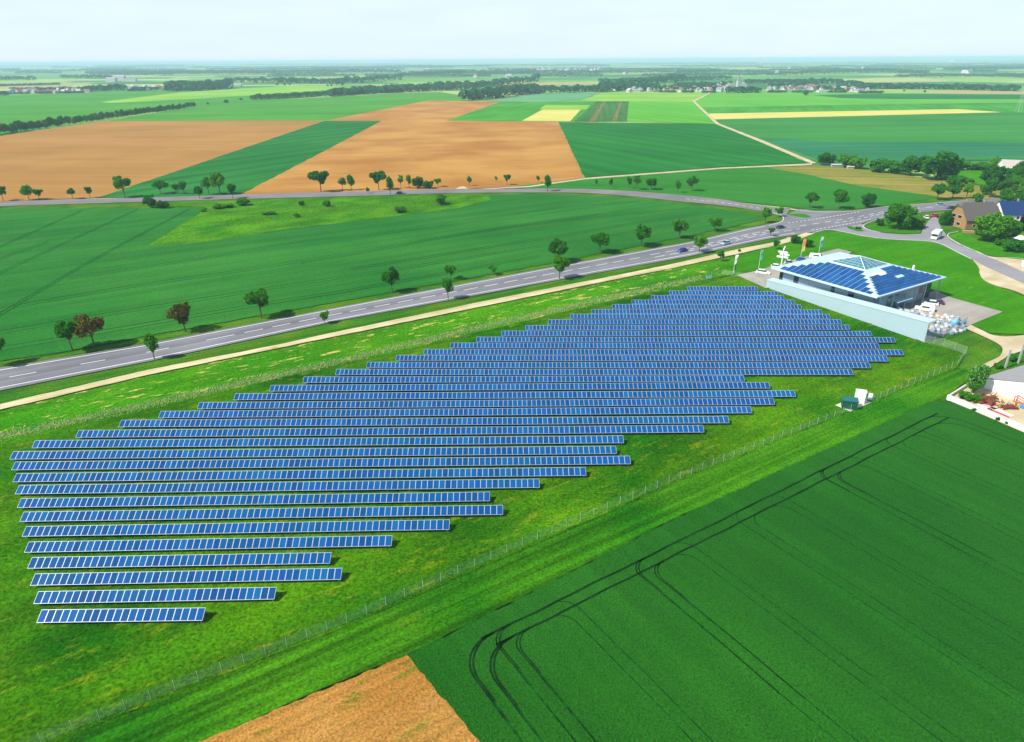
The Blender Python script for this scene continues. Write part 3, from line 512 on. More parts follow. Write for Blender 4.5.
for k, b, yt, w, m, d in (('sparse', (809, 208.4), 191.8, 15, LEAF, 'sparse thin tree standing just above the road junction'), ('round', (838, 209.3), 189, 17, LEAFK, 'round dark tree above the road junction with visible trunk'), ('big', (867, 207.4), 191.8, 17, LEAFK, 'low bushy dark tree right of the round one above the junction'), ('round', (936.7, 200), 182.5, 14.5, LEAFK, 'dark rounded tree directly above the silver blue car'), ('round', (952, 199), 183.5, 16, LEAFK, 'dark tree behind the black car'), ('oval', (966, 198.6), 181, 12, LEAFB, 'bright green tree right of the dark pair by the road'), ('bush', (977, 202), 191, 11, LEAF, 'low rounded bush above the grey house roof'), ('round', (988.8, 198), 177, 17, LEAFK, 'dark tree with bare trunk above the blue roof'), ('big', (993, 187), 163, 28, LEAFK, 'large dark tree left of the white farm building'), ('oval', (993, 172), 156, 15, LEAFB, 'bright green tree against the far field by the farm building'), ('big', (1004, 202), 187, 15, LEAF, 'green tree between the bare trunk tree and the blue roof'), ('bush', (1000, 190), 178, 15, LEAFK, 'dark bush below the large tree by the farm building'), ('big', (1020, 206), 190, 17, LEAFK, 'dark tree close behind the white house'), ('big', (1012, 184), 166, 20, LEAFK, 'dark tree right below the white farm building'), ('bush', (985, 195), 183, 14, LEAF, 'green bush under the tree with the bare trunk'), ('bush', (1010, 205), 194, 20, LEAF, 'wide green bush close behind the blue roof'), ('big', (1018, 178), 160, 17, LEAFK, 'dark tree in front of the white farm building'), ('big', (1012, 193), 173, 18, LEAF, 'green tree behind the blue roofed house'), ('oval', (1024, 200), 172, 18, LEAFB, 'bright tree at right edge behind the blue roofed house')): tree(k, b, yt, w, m, d, group=g)
g = "trees along the far field edge"
for k, b, yt, w, m, d in (('bush', (826, 164.5), 152.5, 19, LEAFK, 'dark rounded tree at the end of the pale field track'), ('bush', (846, 167), 151.5, 22, LEAF, 'green tree second from the end of the field track'), ('bush', (858, 168.5), 154, 19, LEAFB, 'lighter tree third from the end of the field track'), ('bush', (878, 172), 156, 23, LEAF, 'mid green tree at left end of the dark tree belt'), ('bush', (894, 173.5), 158, 24, LEAFK, 'dark tree second in the tree belt'), ('bush', (910, 175), 155.5, 25, LEAFK, 'dark rounded tree just left of the largest in the belt'), ('bush', (936, 179.5), 151.5, 46, LEAFK, 'largest broad dark tree of the belt beside the far field'), ('bush', (958, 170), 160.5, 20, LEAF, 'low bush right of the broadest tree in the belt'), ('bush', (972, 169.5), 160.5, 22, LEAF, 'low hedge bush along the field edge behind the meadow'), ('bush', (984, 169), 160, 16, LEAFK, 'low dark hedge bush nearest the farm building'), ('bush', (955, 186), 174, 20, LEAF, 'broad low bush between the tree belt and the roadside trees'), ('bush', (968, 184), 177, 12, LEAFB, 'bright low bush behind the roadside trees')): tree(k, b, yt, w, m, d, group=g, cat="shrub" if "bush" in d else "tree")
g = "trees around the brick house"
for k, b, yt, w, m, d in (('big', (897, 229.5), 200, 31, LEAF, 'large rounded tree between the main road and access lane'), ('bush', (916, 228), 213, 18, LEAFB, 'bright bush beside the large tree at the access lane'), ('bush', (879, 226), 217, 10, LEAFK, 'small dark bush left of the large tree at the lane'), ('bush', (858, 229.3), 226, 7, LEAFK, 'low bush on the small lane island'), ('big', (944.5, 225), 209, 15, LEAFK, 'dark tree left of the brick gable'), ('oval', (956, 211), 203, 5.5, LEAFB, 'small bright tree beside the black car'), ('bush', (1000, 236), 220, 22, LEAF, 'green bushes between the large bright tree and the houses'), ('big', (989, 242), 210, 38, LEAFB, 'large bright tree in front of the brick house'), ('big', (1010, 240), 217, 21, LEAF, 'tree right of the large bright one by the house'), ('bush', (1000, 246), 237, 14, LEAF, 'green hedge bush left of the dark hedge by the tent'), ('bush', (1014, 252), 236, 24, LEAFK, 'dark dense hedge bush near the white tent'), ('big', (1023, 231), 210, 15, LEAFP, 'dark purple leaved tree at the right edge')): tree(k, b, yt, w, m, d, group=g, cat="tree" if k != 'bush' else "shrub")
g = "bushes in the wild meadow"
bs = [((151, 208), 192, 14, LEAFK, 'tall dark bush on the road edge left of the meadow'), ((163, 208.3), 199, 14, LEAFK, 'low dark bush beside the tall one left of the meadow'), ((243, 205.5), 196.5, 15, LEAF, 'dark bush under the roadside trees in the meadow'), ((218, 209), 203.5, 12, LEAFB, 'bright leafy bush at left of the meadow'), ((228, 208), 202.5, 13, LEAFB, 'bright spreading bush near the dark one in the meadow'), ((301.5, 206), 200.5, 6, LEAF, 'small round bush in the middle of the meadow'), ((297, 217.5), 212.5, 7, LEAF, 'small dark bush low in the meadow'), ((327.5, 207), 198.5, 9, LEAF, 'rounded dark bush in the right of the meadow'), ((400, 212.6), 205, 14, LEAF, 'low dark bush near the crop edge of the meadow'), ((441.5, 204.8), 194.5, 14, LEAF, 'rounded green bush at right end of the meadow'), ((268, 215), 211, 14, LEAFB, 'pale low thicket in the left of the meadow'), ((204, 212), 207.5, 7, LEAFB, 'small bush near the notch corner of the meadow')]
for b, yt, w, m, d in bs: tree('bush', b, yt, w, m, d, "shrub", g)
# the blossoming tree above the scrap yard
tb = tree('big', (973, 394), 361.5, 22, LEAF, "leafy tree with white blossoms at the corner of the scrap yard")
p = G(973, 394, 0); bm_ = MB()
for i in range(420):
    d = rnd_dir(); k = random.uniform(.75, 1.02); quad(bm_, Vector((d.x * .5 * k, d.y * .5 * k, .56 + d.z * .42 * k)), d, .014)
link("blossoms", bm_.mesh("blossoms", BLOSSOM), tb, sc=tuple(tb.children[1].scale))["kind"] = "stuff"
for b, yt, w, d in (((963, 399.5), 389, 14, 'low ivy bush inside the concrete wall corner'), ((972, 403), 393, 14, 'ivy bush below the blossoming tree'), ((985, 370), 364, 8, 'small bush left of the two pale posts'), ((998, 368), 362, 10, 'bush below the two pale posts'), ((1012, 361), 354, 12, 'bush behind the grey shed roof')): tree('bush', b, yt, w, LEAF, d, "shrub", "bushes around the scrap yard")
for b, yt, w, d in (((997, 421.5), 416.5, 5, 'small dark bush against the pale concrete wall'), ((974, 411.5), 407.5, 6, 'weedy bush hanging on the concrete wall corner'), ((1006, 425), 421, 3, 'tiny weed at the foot of the concrete wall')): tree('bush', b, yt, w, LEAFK, d, "shrub", "bushes around the scrap yard")
# left hedgerow of separate trees
hl = [(-14, 136), (0, 134), (60, 126), (110, 118.8), (150, 113.5), (196, 106.6)]
x = -10; i = 0
while x < 196:
    yb = lerp1(hl, x); s = 1 - max(0, x) / 196 * .55; i += 1
    tree('big', (x, yb), yb - random.uniform(9.5, 14) * s, random.uniform(8.5, 13) * s, LEAFK if random.random() < .6 else LEAF, f"dark hedgerow tree, {nth(i)} from left along edge of the left brown field", group="hedgerow trees beyond the left brown field"); x += random.uniform(6.2, 8.2) * s
for j, (x, yb, hh, w) in enumerate(((226.5, 104.6, 5, 5), (208, 105.3, 3, 3), (241, 101, 3, 4), (277.5, 86.3, 3.4, 3), (284.8, 86.4, 3.4, 3.4), (290, 86.4, 3.6, 3), (328, 87, 2.6, 2.4), (331.5, 87, 3, 2.4), (337, 87, 6, 3.4), (342.6, 87, 5, 3.4), (457, 88.3, 3, 3), (465.4, 88.3, 4.5, 4), (805.6, 95.6, 6, 7), (924.6, 92.6, 2.6, 3), (904, 91.5, 2.5, 2.5), (564, 92, 4, 3.5))):
    tree('round' if hh < 6.5 and x < 800 else 'bush', (x, yb), yb - hh, w, LEAFK, f"small lone tree far off, {nth(j + 1)} among the lone field trees", group="lone trees among the far fields")
# far woods, each reads as one mass
def wood(name, lines, seed=0, leaf=1.0, step=.62):
    random.seed(seed); b = MB()
    for pts, hpx, wid in lines:
        hpx *= .8
        x0, x1 = pts[0][0], pts[-1][0]; x = x0
        while x < x1:
            p = G(x, lerp1(pts, x), 0); m = mpx(p); h = hpx * m * random.uniform(.7, 1.15); r = h * random.uniform(.38, .62)
            off = random.uniform(0, wid); q = p + p.normalized() * off; q.z = 0
            nq = 46 if m < 3.5 else 26
            for j in range(nq):
                d = rnd_dir(); d.z = abs(d.z) * 1.0 if random.random() < .7 else d.z
                c = q + Vector((d.x * r, d.y * r, max(r * .15, h * .52 + d.z * h * .46)))
                quad(b, c, d + Vector((0, 0, .2)), r * random.uniform(.28, .45))
            x += max(.5, r / m * step * random.uniform(.6, 1.3))
    return tag(b.build(name, LEAFF), "dark mass of far trees between the fields", "woodland", None, 'stuff')
wood("distant_woodland", [([(252, 100), (300, 97.8), (340, 95.4), (404, 92.4)], 6, 30), ([(330, 96.8), (380, 93.4), (412, 92.2), (470, 90), (538, 81.5)], 8, 60), ([(332, 96.6), (380, 92.6), (412, 91.6), (470, 88)], 8, 60)], 1)
wood("distant_woodland", [([(465, 100.8), (478, 100), (500, 98), (537, 93)], 11, 30), ([(470, 99.5), (500, 97), (537, 92.5)], 11, 60), ([(520, 95), (560, 93), (606, 92.4)], 8, 60), ([(600, 92), (606, 92.4), (625, 90.5), (656, 92)], 9, 60), ([(600, 90), (640, 85), (684, 81)], 8, 60)], 2)
wood("distant_woodland", [([(168, 91.5), (200, 91), (231, 89)], 9, 60), ([(168, 90.5), (200, 90), (231, 88)], 10, 80), ([(82, 92.4), (127, 90.6)], 7, 60), ([(-30, 96), (8, 95.6)], 5, 30), ([(-30, 81), (36, 80.5)], 5, 80), ([(62, 78.5), (112, 78.5)], 4, 80), ([(6, 94.3), (30, 94)], 2.2, 8), ([(36, 93.8), (52, 93.6)], 2.4, 8), ([(60, 93.4), (84, 93)], 2.2, 8), ([(10, 91.4), (90, 90.6)], 4, 60), ([(128, 91.3), (146, 91)], 2.4, 8), ([(130, 90.6), (168, 90)], 3.5, 60), ([(0, 86.5), (60, 85)], 2.5, 40)], 3)
wood("distant_woodland", [([(225, 83), (272, 83), (345, 84.4)], 6, 100), ([(340, 83), (362, 83), (402, 80)], 7, 100), ([(400, 77), (430, 76), (467, 74.6)], 5, 100), ([(120, 75), (200, 74), (330, 73), (400, 73)], 4, 150), ([(470, 74), (520, 73), (600, 74)], 4, 150)], 4)
wood("distant_woodland", [([(675, 91.6), (700, 91), (722, 91.4)], 5, 60), ([(728, 93.2), (760, 93.2)], 7, 40), ([(770, 89), (815, 88)], 6, 100), ([(795, 85), (830, 84), (872, 89)], 6, 100), ([(864, 90), (880, 89), (925, 89.4), (1018, 91.4)], 6.5, 40), ([(835, 91.8), (870, 91.6)], 4, 60), ([(860, 93.6), (883, 93.6)], 3, 20), ([(640, 91), (678, 91)], 4.5, 60), ([(660, 92.6), (676, 92.8)], 2.5, 8), ([(683, 92.8), (694, 92.9)], 3, 8), ([(702, 93), (716, 93)], 2.6, 8), ([(768, 92.8), (786, 92.8)], 2.8, 8), ([(792, 92.7), (812, 92.7)], 2.6, 8), ([(828, 92.8), (846, 92.8)], 2.6, 8), ([(664, 89.6), (716, 89)], 5, 60), ([(815, 90.5), (862, 90.5)], 5, 60), ([(676, 87), (730, 86)], 4.5, 100), ([(745, 84), (800, 83)], 4.5, 100)], 5)
wood("distant_woodland", [([(600, 83), (650, 82), (690, 81), (732, 80)], 5, 100), ([(676, 74), (720, 72.6), (802, 75.4)], 4, 120), ([(800, 75), (880, 72.6), (928, 74.6)], 4.6, 100), ([(898, 77), (935, 75), (1024, 77.6)], 2.3, 20), ([(944, 71), (1060, 69)], 4, 200)], 6)
def belts(seed):
    random.seed(seed); L_ = []
    for k in range(115):
        y = 63.4 + random.random() ** 1.4 * 14; x = random.uniform(-60, 1060); w = random.uniform(20, 130)
        L_.append(([(x, y), (x + w, y + random.uniform(-.5, .3))], min(3.2, .8 + (y - 62) * .2), 150))
    return L_
wood("distant_woodland", belts(5), 8, step=.9)

# ------------------------------------------------------------------ solar array
ROWS_L = [(36.4,622.7),(33.2,603.8),(30.1,585.5),(27.2,568.5),(24.1,552.5),(21.7,536.5),(19.4,521.6),(17,507.7),(14.9,494.1),(12.5,482),(11.2,470),(9.4,459.3),(31.5,448),(75.4,437.5),(118.4,427),(158.3,417.9),(197.1,408.9),(233.5,399.9),(269.2,391.3),(302.6,382.7),(335.2,374.8),(366.1,367.6),(395.6,360.5),(423.5,354.3),(450,347.9),(476.3,341.8),(501.3,335.6),(525.4,330),(548.2,324.2),(570.3,318.4),(591.8,313.5),(612.3,308.4),(632,303.9),(651.4,299.2),(669.5,294.5),(687.5,290.2)]
ROWS_R = [(202.4,620.6),(274.3,599.3),(340.8,579.6),(329.8,563.5),(391.4,546),(449.3,529.6),(503,514.6),(489.9,501),(539.7,487.6),(586.3,475.6),(630.8,464),(616.8,453.7),(624,443),(704.4,432.3),(729.5,423),(752.3,413),(775,404.5),(796,396.6),(770.4,388.3),(745,381.4),(853.7,374.8),(871,368),(888.7,361.3),(904,355),(880,348.4),(895.8,342.3),(872.4,336),(850,329.6),(842,324),(830.8,318.7),(822.7,314),(802,309),(795,304),(784.6,299.4),(778.2,295.3),(758.4,290.2)]
COUNT = [22,33,44,44,55,66,77,77,88,99,110,110,110,121,121,121,121,121,110,99,121,121,121,121,110,110,99,88,80,73,66,55,48,40,33,22]
TILT = R_(28); PL = 1.76; ZB = 0.9
fr = MB(); w_, fw_ = .5, .05
fr.box(-.49, .49, 0, PL, -.035, 0, 2)
for x0, x1, y0, y1 in ((-.49, .49, 0, fw_), (-.49, .49, PL - fw_, PL), (-.49, -.49 + fw_ * .8, fw_, PL - fw_), (.49 - fw_ * .8, .49, fw_, PL - fw_)): fr.box(x0, x1, y0, y1, .001, .012, 0)
fr.face([(-.49 + fw_ * .8, fw_, .004), (.49 - fw_ * .8, fw_, .004), (.49 - fw_ * .8, PL - fw_, .004), (-.49 + fw_ * .8, PL - fw_, .004)], 1)
PM = fr.mesh("solar_panel", [ALU, PANEL, BACK])
PP = MB().tube((0, 0, -.1), (0, 0, 1), .05, n=6).mesh("support_post", STEEL)
RL = MB().box(0, 1, -.03, .03, -.05, 0).mesh("mounting_rail", BACK)  # rail in the same dark tone, part of the painted shade strip
lab = {1: "shortest solar panel row at the very front of the array", 2: "second solar panel row from the front, slightly longer than the front row", 36: "farthest solar panel row of the array, nearest the gravel track and flags"}
for i in range(36):
    a, b = G(*ROWS_L[i], ZB), G(*ROWS_R[i], ZB); d = b - a; n = COUNT[i]; pit = d.length / n; ang = math.atan2(d.y, d.x)
    row = thing("solar_panel_row", (a.x, a.y, 0), ang, lab.get(i + 1, f"long row of blue solar panels, {nth(i + 1)} row counted from the front"), "solar panels", "rows of ground mounted solar panels")
    for k in range(min(n, 100)):
        o = link("solar_panel", PM, row, ((k + .5) * pit, 0, ZB), (TILT + random.uniform(-.006, .006), 0, 0), (pit, 1, 1))
    if n > 100:
        mb = MB(); Rm = Matrix.Rotation(TILT, 3, 'X')
        for k in range(100, n):
            kk = len(mb.v); mb.v += [tuple(Rm @ Vector(((k + .5 + v[0]) * pit, v[1], v[2])) + Vector((0, 0, ZB))) for v in fr.v]; mb.f += [tuple(kk + q for q in f) for f in fr.f]; mb.m += fr.m
        mb.build("solar_panels", [ALU, PANEL, BACK], row)["kind"] = "stuff"
    for y in (.35, 1.3):
        link("mounting_rail", RL, row, (0, y * math.cos(TILT), ZB + y * math.sin(TILT) - .06), (TILT, 0, 0), (d.length, 1, 1))
    for k in range(max(2, n // 11 + 1)):
        X = min(d.length - .4, max(.4, k * 11 * pit))
        link("support_post", PP, row, (X, .35 * math.cos(TILT), 0), sc=(1, 1, ZB + .35 * math.sin(TILT) - .12))
        link("support_post", PP, row, (X, 1.3 * math.cos(TILT), 0), sc=(1, 1, ZB + 1.3 * math.sin(TILT) - .12))

# ------------------------------------------------------------------ fences
POST = MB().tube((0, 0, -.1), (0, 0, 1.95), .028, n=6).mesh("post", STEEL)
def fence(pts, label, step, net, hh=1.9, maxposts=100):
    W = [G(x, y, 0) for x, y in pts]; f = thing("wire_fence", W[0], 0, label, "fence"); o = W[0]; nb = MB(); cnt = 0
    tot = sum((b - a).length for a, b in zip(W, W[1:])); step = max(step, tot / maxposts * 1.04)
    for a, b in zip(W, W[1:]):
        n = max(1, round((b - a).length / step)); d = (b - a).normalized(); t = Vector((-d.y, d.x, 0)) * .05
        for k in range(n):
            q = a.lerp(b, k / n); link("post", POST, f, q - o, (0, 0, math.atan2(d.y, d.x) + random.uniform(-.1, .1)), (1, 1, hh / 1.9))
        nb.face([a - o + t + Vector((0, 0, .05)), b - o + t + Vector((0, 0, .05)), b - o + t + Vector((0, 0, hh)), a - o + t + Vector((0, 0, hh))])
    nb.build("netting", net, f); return f
fence([(-60, 788), (74, 732), (347, 624.5), (491, 561), (680, 480), (850, 412), (957, 366.5)], "long wire fence between the solar array and the near fields", 2.8, NET)
fence([(957, 366.5), (965.5, 354), (943, 346), (924.5, 342.5)], "short wire fence corner joining the pale wall below the yard", 2.8, NET, 2.1)
fence([(-60, 455), (0, 441.5), (150, 408), (330, 367), (500, 326), (600, 302.5), (700, 280), (722, 274.5), (752, 279.5), (764, 285.5)], "wire fence behind the solar array along the mown grass", 3.2, NET, 1.8)
fence([(924.5, 342.8), (945, 334.5), (966, 325)], "wire mesh fence around the heap of white bags", 2.8, NETB, 2.4)
def tufts(name, pts, wid, n, mat, hmin, hmax, label):
    b = MB(); W = [G(x, y, 0) for x, y in pts]; seg = [(a, c, (c - a).length) for a, c in zip(W, W[1:])]; T = sum(s[2] for s in seg)
    for i in range(n):
        r = random.uniform(0, T)
        for a, c, l in seg:
            if r <= l: break
            r -= l
        d = (c - a).normalized(); q = a + d * r + Vector((-d.y, d.x, 0)) * random.gauss(0, wid)
        h = random.uniform(hmin, hmax); w = h * random.uniform(.25, .5); t = random.uniform(0, 6.28); dx = Vector((math.cos(t), math.sin(t), 0)) * w
        ln = Vector((random.uniform(-.4, .4), random.uniform(-.4, .4), 1)) * h
        b.face([q - dx * .5, q + dx * .5, q + dx * .7 + ln, q - dx * .3 + ln * .8])
    return tag(b.build(name, mat), label, "grass", None, 'stuff')
tufts("tall_grass", [(-60, 452), (0, 438.5), (150, 406), (330, 364.5), (500, 324), (600, 301), (700, 279)], 1.1, 11000, STRAW, .25, .75, "pale tall dry grass along the rear fence")
tufts("tall_grass", [(-60, 789), (74, 733), (347, 625.5), (491, 562), (680, 481), (850, 413), (957, 367.5)], .7, 9000, WEEDL, .15, .5, "rank green grass along the front fence")
tufts("meadow_weeds", [(215, 226), (300, 214), (400, 204), (480, 197.5)], 6, 4000, WEEDL, .3, .8, "rough weeds in the wild meadow")

# ------------------------------------------------------------------ vehicles
WHEEL = MB().tube((0, -.1, 0), (0, .1, 0), .31, n=16).mesh("wheel", DARK); RIM = MB().tube((0, -.105, 0), (0, .105, 0), .18, n=10).mesh("rim", STEEL)
LAMP = plain("headlamp_glass", (.7, .72, .75), .2); TAIL = plain("tail_lamp", (.4, .02, .02), .3)
def car(px, ang, col, label, L=4.3, h=1.48, van=False, metal=0.0, name="parked_car"):
    t = thing(name, G(*px, .07), ang, label, "car" if not van else "van"); t.scale = (1.1, 1.1, 1.08); paint = plain("car_paint", col, .28, .5, metal, var=.03); l = L / 2
    if van: prof = [(-l, .35), (-l, 1.0), (-l + .08, 1.85), (l - 1.5, 1.95), (l - .75, 1.15), (l - .05, .95), (l, .35)]
    else: prof = [(-l, .32), (-l - .02, .72), (-l + .12, .95), (-l + .6, .98), (l - 1.25, .93), (l - .15, .72), (l, .55), (l - .02, .3)]
    bevel(MB().prism(prof, .87, -.87).build("body", paint, t), .09, 3)
    if not van:
        b = MB(); z0, z1 = .92, h; b.hexa([(-l + .3, -.78, z0), (l - 1.15, -.78, z0), (l - 1.15, .78, z0), (-l + .3, .78, z0)], [(-l + .8, -.6, z1 - .03), (l - 1.95, -.6, z1 - .03), (l - 1.95, .6, z1 - .03), (-l + .8, .6, z1 - .03)])
        bevel(b.build("windows", GLASSD, t), .06); bevel(MB().box(-l + .75, l - 1.9, -.62, .62, z1 - .04, z1 + .03).build("roof", paint, t), .03)
    else:
        MB().hexa([(l - 1.42, -.75, 1.2), (l - .78, -.75, 1.2), (l - .78, .75, 1.2), (l - 1.42, .75, 1.2)], [(l - 1.5, -.7, 1.85), (l - 1.32, -.7, 1.85), (l - 1.32, .7, 1.85), (l - 1.5, .7, 1.85)]).build("windscreen", GLASSD, t)
        MB().box(-l + 1.3, l - 1.7, -.885, .885, 1.2, 1.65).build("side_window", GLASSD, t)
    for sx in (-l + .78, l - .82):
        for sy in (-.8, .8):
            wl = link("wheel", WHEEL, t, (sx, sy, .31)); link("rim", RIM, wl)
    for sy in (-.62, .62):
        MB().box(l - .12, l + .015, sy - .17, sy + .17, .58, .7).build("headlight", LAMP, t); MB().box(-l - .035, -l + .06, sy - .14, sy + .14, .7, .88).build("tail_light", TAIL, t)
    return t
PI = math.pi
car((682, 252), UA + PI, (.02, .05, .32), "blue car driving on the main road below the round tree", name="car")
car((725.5, 244.5), UA + PI, (.42, .55, .66), "silver blue car on the main road right of the blue one", name="car", metal=.4)
car((780.5, 228.5), UA, (.008, .05, .075), "dark teal car on the main road entering the junction", name="car")
car((400.5, 194.2), 0.0, (.02, .03, .06), "dark car on the upper country road near the bushy trees", name="car")
car((940.5, 206), .18, (.35, .48, .62), "silver blue car on the main road behind the brick house", name="car", metal=.4)
car((951, 209), .18 + PI, (.015, .015, .02), "black car on the main road behind the brick house", name="car")
car((935.2, 217), .2, (.5, .015, .03), "red car parked on the side lane by the brick house"); car((926, 218.5), 1.2, (.7, .74, .78), "white car parked beside the red car", L=3.9)
car((763, 274), -.5, (.85, .85, .85), "white car parked at the left corner of the solar building", L=4.5); car((777, 268.5), -.5, (.85, .85, .85), "white car half hidden by the left roof corner of the building")
car((790, 264.5), -.5, (.75, .78, .78), "small pale car parked below the white signpost", L=3.8); car((802.5, 261.5), -.5, (.02, .10, .32), "blue car parked behind the building under the orange flag"); car((816.5, 259), -.5, (.84, .84, .84), "white van parked behind the building under the grey blue flag", L=4.9, van=True)
car((924, 311), 2.6, (.82, .82, .84), "white van standing in the paved yard beside the bag heap", L=4.8, van=True); car((929.5, 305), 2.6, (.7, .7, .72), "pale car behind the white van in the paved yard"); car((936, 304), 2.6, (.09, .02, .05), "dark purple car next to the pale cars in the yard", L=3.9)
# motorhome at the lane fork
mh = thing("motorhome", G(935.5, 238.5, .07), R_(-132), "white motorhome with over-cab roof standing at the lane fork", "motorhome")
bevel(MB().prism([(-3.3, .5), (-3.3, 3.0), (1.9, 3.05), (2.7, 2.75), (2.8, 2.15), (1.7, 2.1), (1.5, .5)], 1.15, -1.15).build("body", WHITE, mh), .1); bevel(MB().prism([(1.5, .4), (1.5, 2.09), (2.1, 2.05), (2.75, 1.25), (3.3, 1.05), (3.35, .4)], .98, -.98).build("cab", WHITE, mh), .08)
MB().hexa([(2.19, -.9, 2.0), (2.79, -.9, 1.27), (2.79, .9, 1.27), (2.19, .9, 2.0)], [(2.24, -.9, 2.03), (2.84, -.9, 1.3), (2.84, .9, 1.3), (2.24, .9, 2.03)]).build("windscreen", GLASSD, mh)
for sy in (-1.16, 1.16): MB().box(-2.6, -1.2, sy - .02, sy + .02, 1.6, 2.2).build("side_window", GLASSD, mh)
MB().box(-1, 0, -.3, .3, 3.03, 3.14).build("roof_hatch", STEEL, mh)
for sx in (-2.1, 2.4):
    for sy in (-.98, .98): wl = link("wheel", WHEEL, mh, (sx, sy, .36), sc=(1.15, 1.2, 1.15)); link("rim", RIM, wl)
for sy in (-.7, .7): MB().box(3.28, 3.37, sy - .2, sy + .2, .75, .95).build("headlight", LAMP, mh)

mh.scale = (1.18, 1.18, 1.12)
# ------------------------------------------------------------------ the building with the solar roof
BA = R_(31.9); BX = Vector((math.cos(BA), math.sin(BA), 0)); BY = Vector((-BX.y, BX.x, 0)); S0 = 37.2
bo = G(877, 297.4, 7.0); bo.z = 0                       # the eaves corner that points at the camera
bl = thing("solar_roof_building", bo, BA, "large pale building with hipped solar roof and glass pyramid behind the long wall", "building")
e0, o0, zE, zO = 37.2, 12.6, 7.0, 10.2
i0 = (S0 - o0) / 2; i1 = i0 + o0
rb = MB(); C4 = [(0, 0), (S0, 0), (S0, S0), (0, S0)]; I4 = [(i0, i0), (i1, i0), (i1, i1), (i0, i1)]
for k in range(4):
    a, b, c, d = C4[k], C4[(k + 1) % 4], I4[(k + 1) % 4], I4[k]
    rb.face([(*a, zE), (*b, zE), (*c, zO), (*d, zO)]); rb.face([(*a, zE - .35), (*b, zE - .35), (*b, zE), (*a, zE)])
rb.face([(*p, zE - .35) for p in reversed(C4)])
roof = rb.build("roof", ROOFW, bl)
ov = 2.6; wb = MB(); q = S0 - ov
wb.face([(ov, ov, 0), (q, ov, 0), (q, ov, zE - .35), (ov, ov, zE - .35)]); wb.face([(q, ov, 0), (q, q, 0), (q, q, zE - .35), (q, ov, zE - .35)]); wb.face([(q, q, 0), (ov, q, 0), (ov, q, zE - .35), (q, q, zE - .35)]); wb.face([(ov, q, 0), (ov, ov, 0), (ov, ov, zE - .35), (ov, q, zE - .35)])
wb.build("wall", GREYB, bl)
for y, w in ((8.5, 1.9), (15, 1.2), (28, 1.8), (34, 1.3)): MB().box(ov - .06, ov + .05, y, y + w, .1, 5.6).build("window", GLASSD, bl)
for y in (5.5, 12, 20, 24.5, 31): MB().tube((ov - .1, y, 0), (ov - .1, y, 6.6), .07, n=6).build("downpipe", STEEL, bl)
DBLUE = plain("blue_grey_panel", (.10, .18, .24), .5); BLUET = plain("blue_tint_panel", (.22, .42, .55), .5)
for x, w, z0, z1, m, nm in ((3.2, 3.0, .1, 5.6, DBLUE, "door"), (7.2, 2.2, .1, 3.8, BLUET, "door"), (10.8, 5.5, .1, 4.6, GLASSB, "window"), (17.6, 3.6, .1, 3.9, DBLUE, "door"), (22.2, 4.6, .3, 4.4, BLUEW, "window"), (27.8, 2.2, 2.4, 5.4, plain("red_notice", (.35, .12, .16), .6), "notice_board"), (30.6, 3.8, .1, 5.0, GLASSD, "door")): MB().box(x, x + w, ov - .07, ov + .05, z0, z1, 0).build(nm, m, bl)
for x in (2.9, 9.9, 16.9, 21.6, 27.2, 35.0): MB().box(x, x + .3, .5, .8, 0, zE - .36).build("column", BLUEW, bl)
bevel(MB().hexa([(11, -.6, 3.3), (19, -.6, 3.3), (19, ov - .1, 3.9), (11, ov - .1, 3.9)], [(11, -.6, 3.5), (19, -.6, 3.5), (19, ov - .1, 4.1), (11, ov - .1, 4.1)]).build("canopy", BLUEW, bl), .04)
# glass pyramid with white bars
zA = 12.3; cx = S0 / 2; gp = MB()
for k in range(4): gp.face([(*I4[k], zO + .02), (*I4[(k + 1) % 4], zO + .02), (cx, cx, zA)])
pyr = gp.build("glass_pyramid", GLASSB, bl); bars = MB()
for k in range(4):
    a, b = Vector((*I4[k], zO + .05)), Vector((*I4[(k + 1) % 4], zO + .05)); ap = Vector((cx, cx, zA + .06)); bars.tube(a, ap, .10, n=6); bars.tube(a, b, .08, n=6)
    for j in range(1, 5):
        f = j / 5; bars.tube(a.lerp(b, f), ap.lerp(a.lerp(b, f), abs(2 * f - 1)), .022, n=5)
        bars.tube(a.lerp(ap, f), b.lerp(ap, f), .022, n=5)
bars.build("glazing_bars", WHITE, pyr)
# roof panels: strips up the slope on the left face, rows across the right face
sl = math.atan2(zO - zE, i0); L_sl = math.hypot(zO - zE, i0); PMR = PANELR
def slope_pt(face, along, up, lift):
    x = up * math.cos(sl); z = zE + up * math.sin(sl) + lift
    return (x, along, z) if face == 'L' else (along, x, z)
def strip(face, a0, a1, u0, u1, nm):
    b = MB(); P = [slope_pt(face, a0, u0, .06), slope_pt(face, a1, u0, .06), slope_pt(face, a1, u1, .06), slope_pt(face, a0, u1, .06)]; Q = [slope_pt(face, a0, u0, .12), slope_pt(face, a1, u0, .12), slope_pt(face, a1, u1, .12), slope_pt(face, a0, u1, .12)]
    if face == 'L': P.reverse(); Q.reverse()
    b.hexa(P, Q, 0); return b.build(nm, PMR, roof)
k = 0; a = 2.4
while a < S0 - 3.6:
    c = a + .85; lim = min(c, S0 - c) / math.cos(sl) - 1.3; um = min(L_sl - 1.0, lim)
    if um > 1.6:
        u = .6
        while u + 1.0 <= um + .3: strip('L', a, a + 1.66, u, min(u + 2.96, um), "solar_panel_strip"); u += 3.0
    a += 1.88
u = .5; r = 0
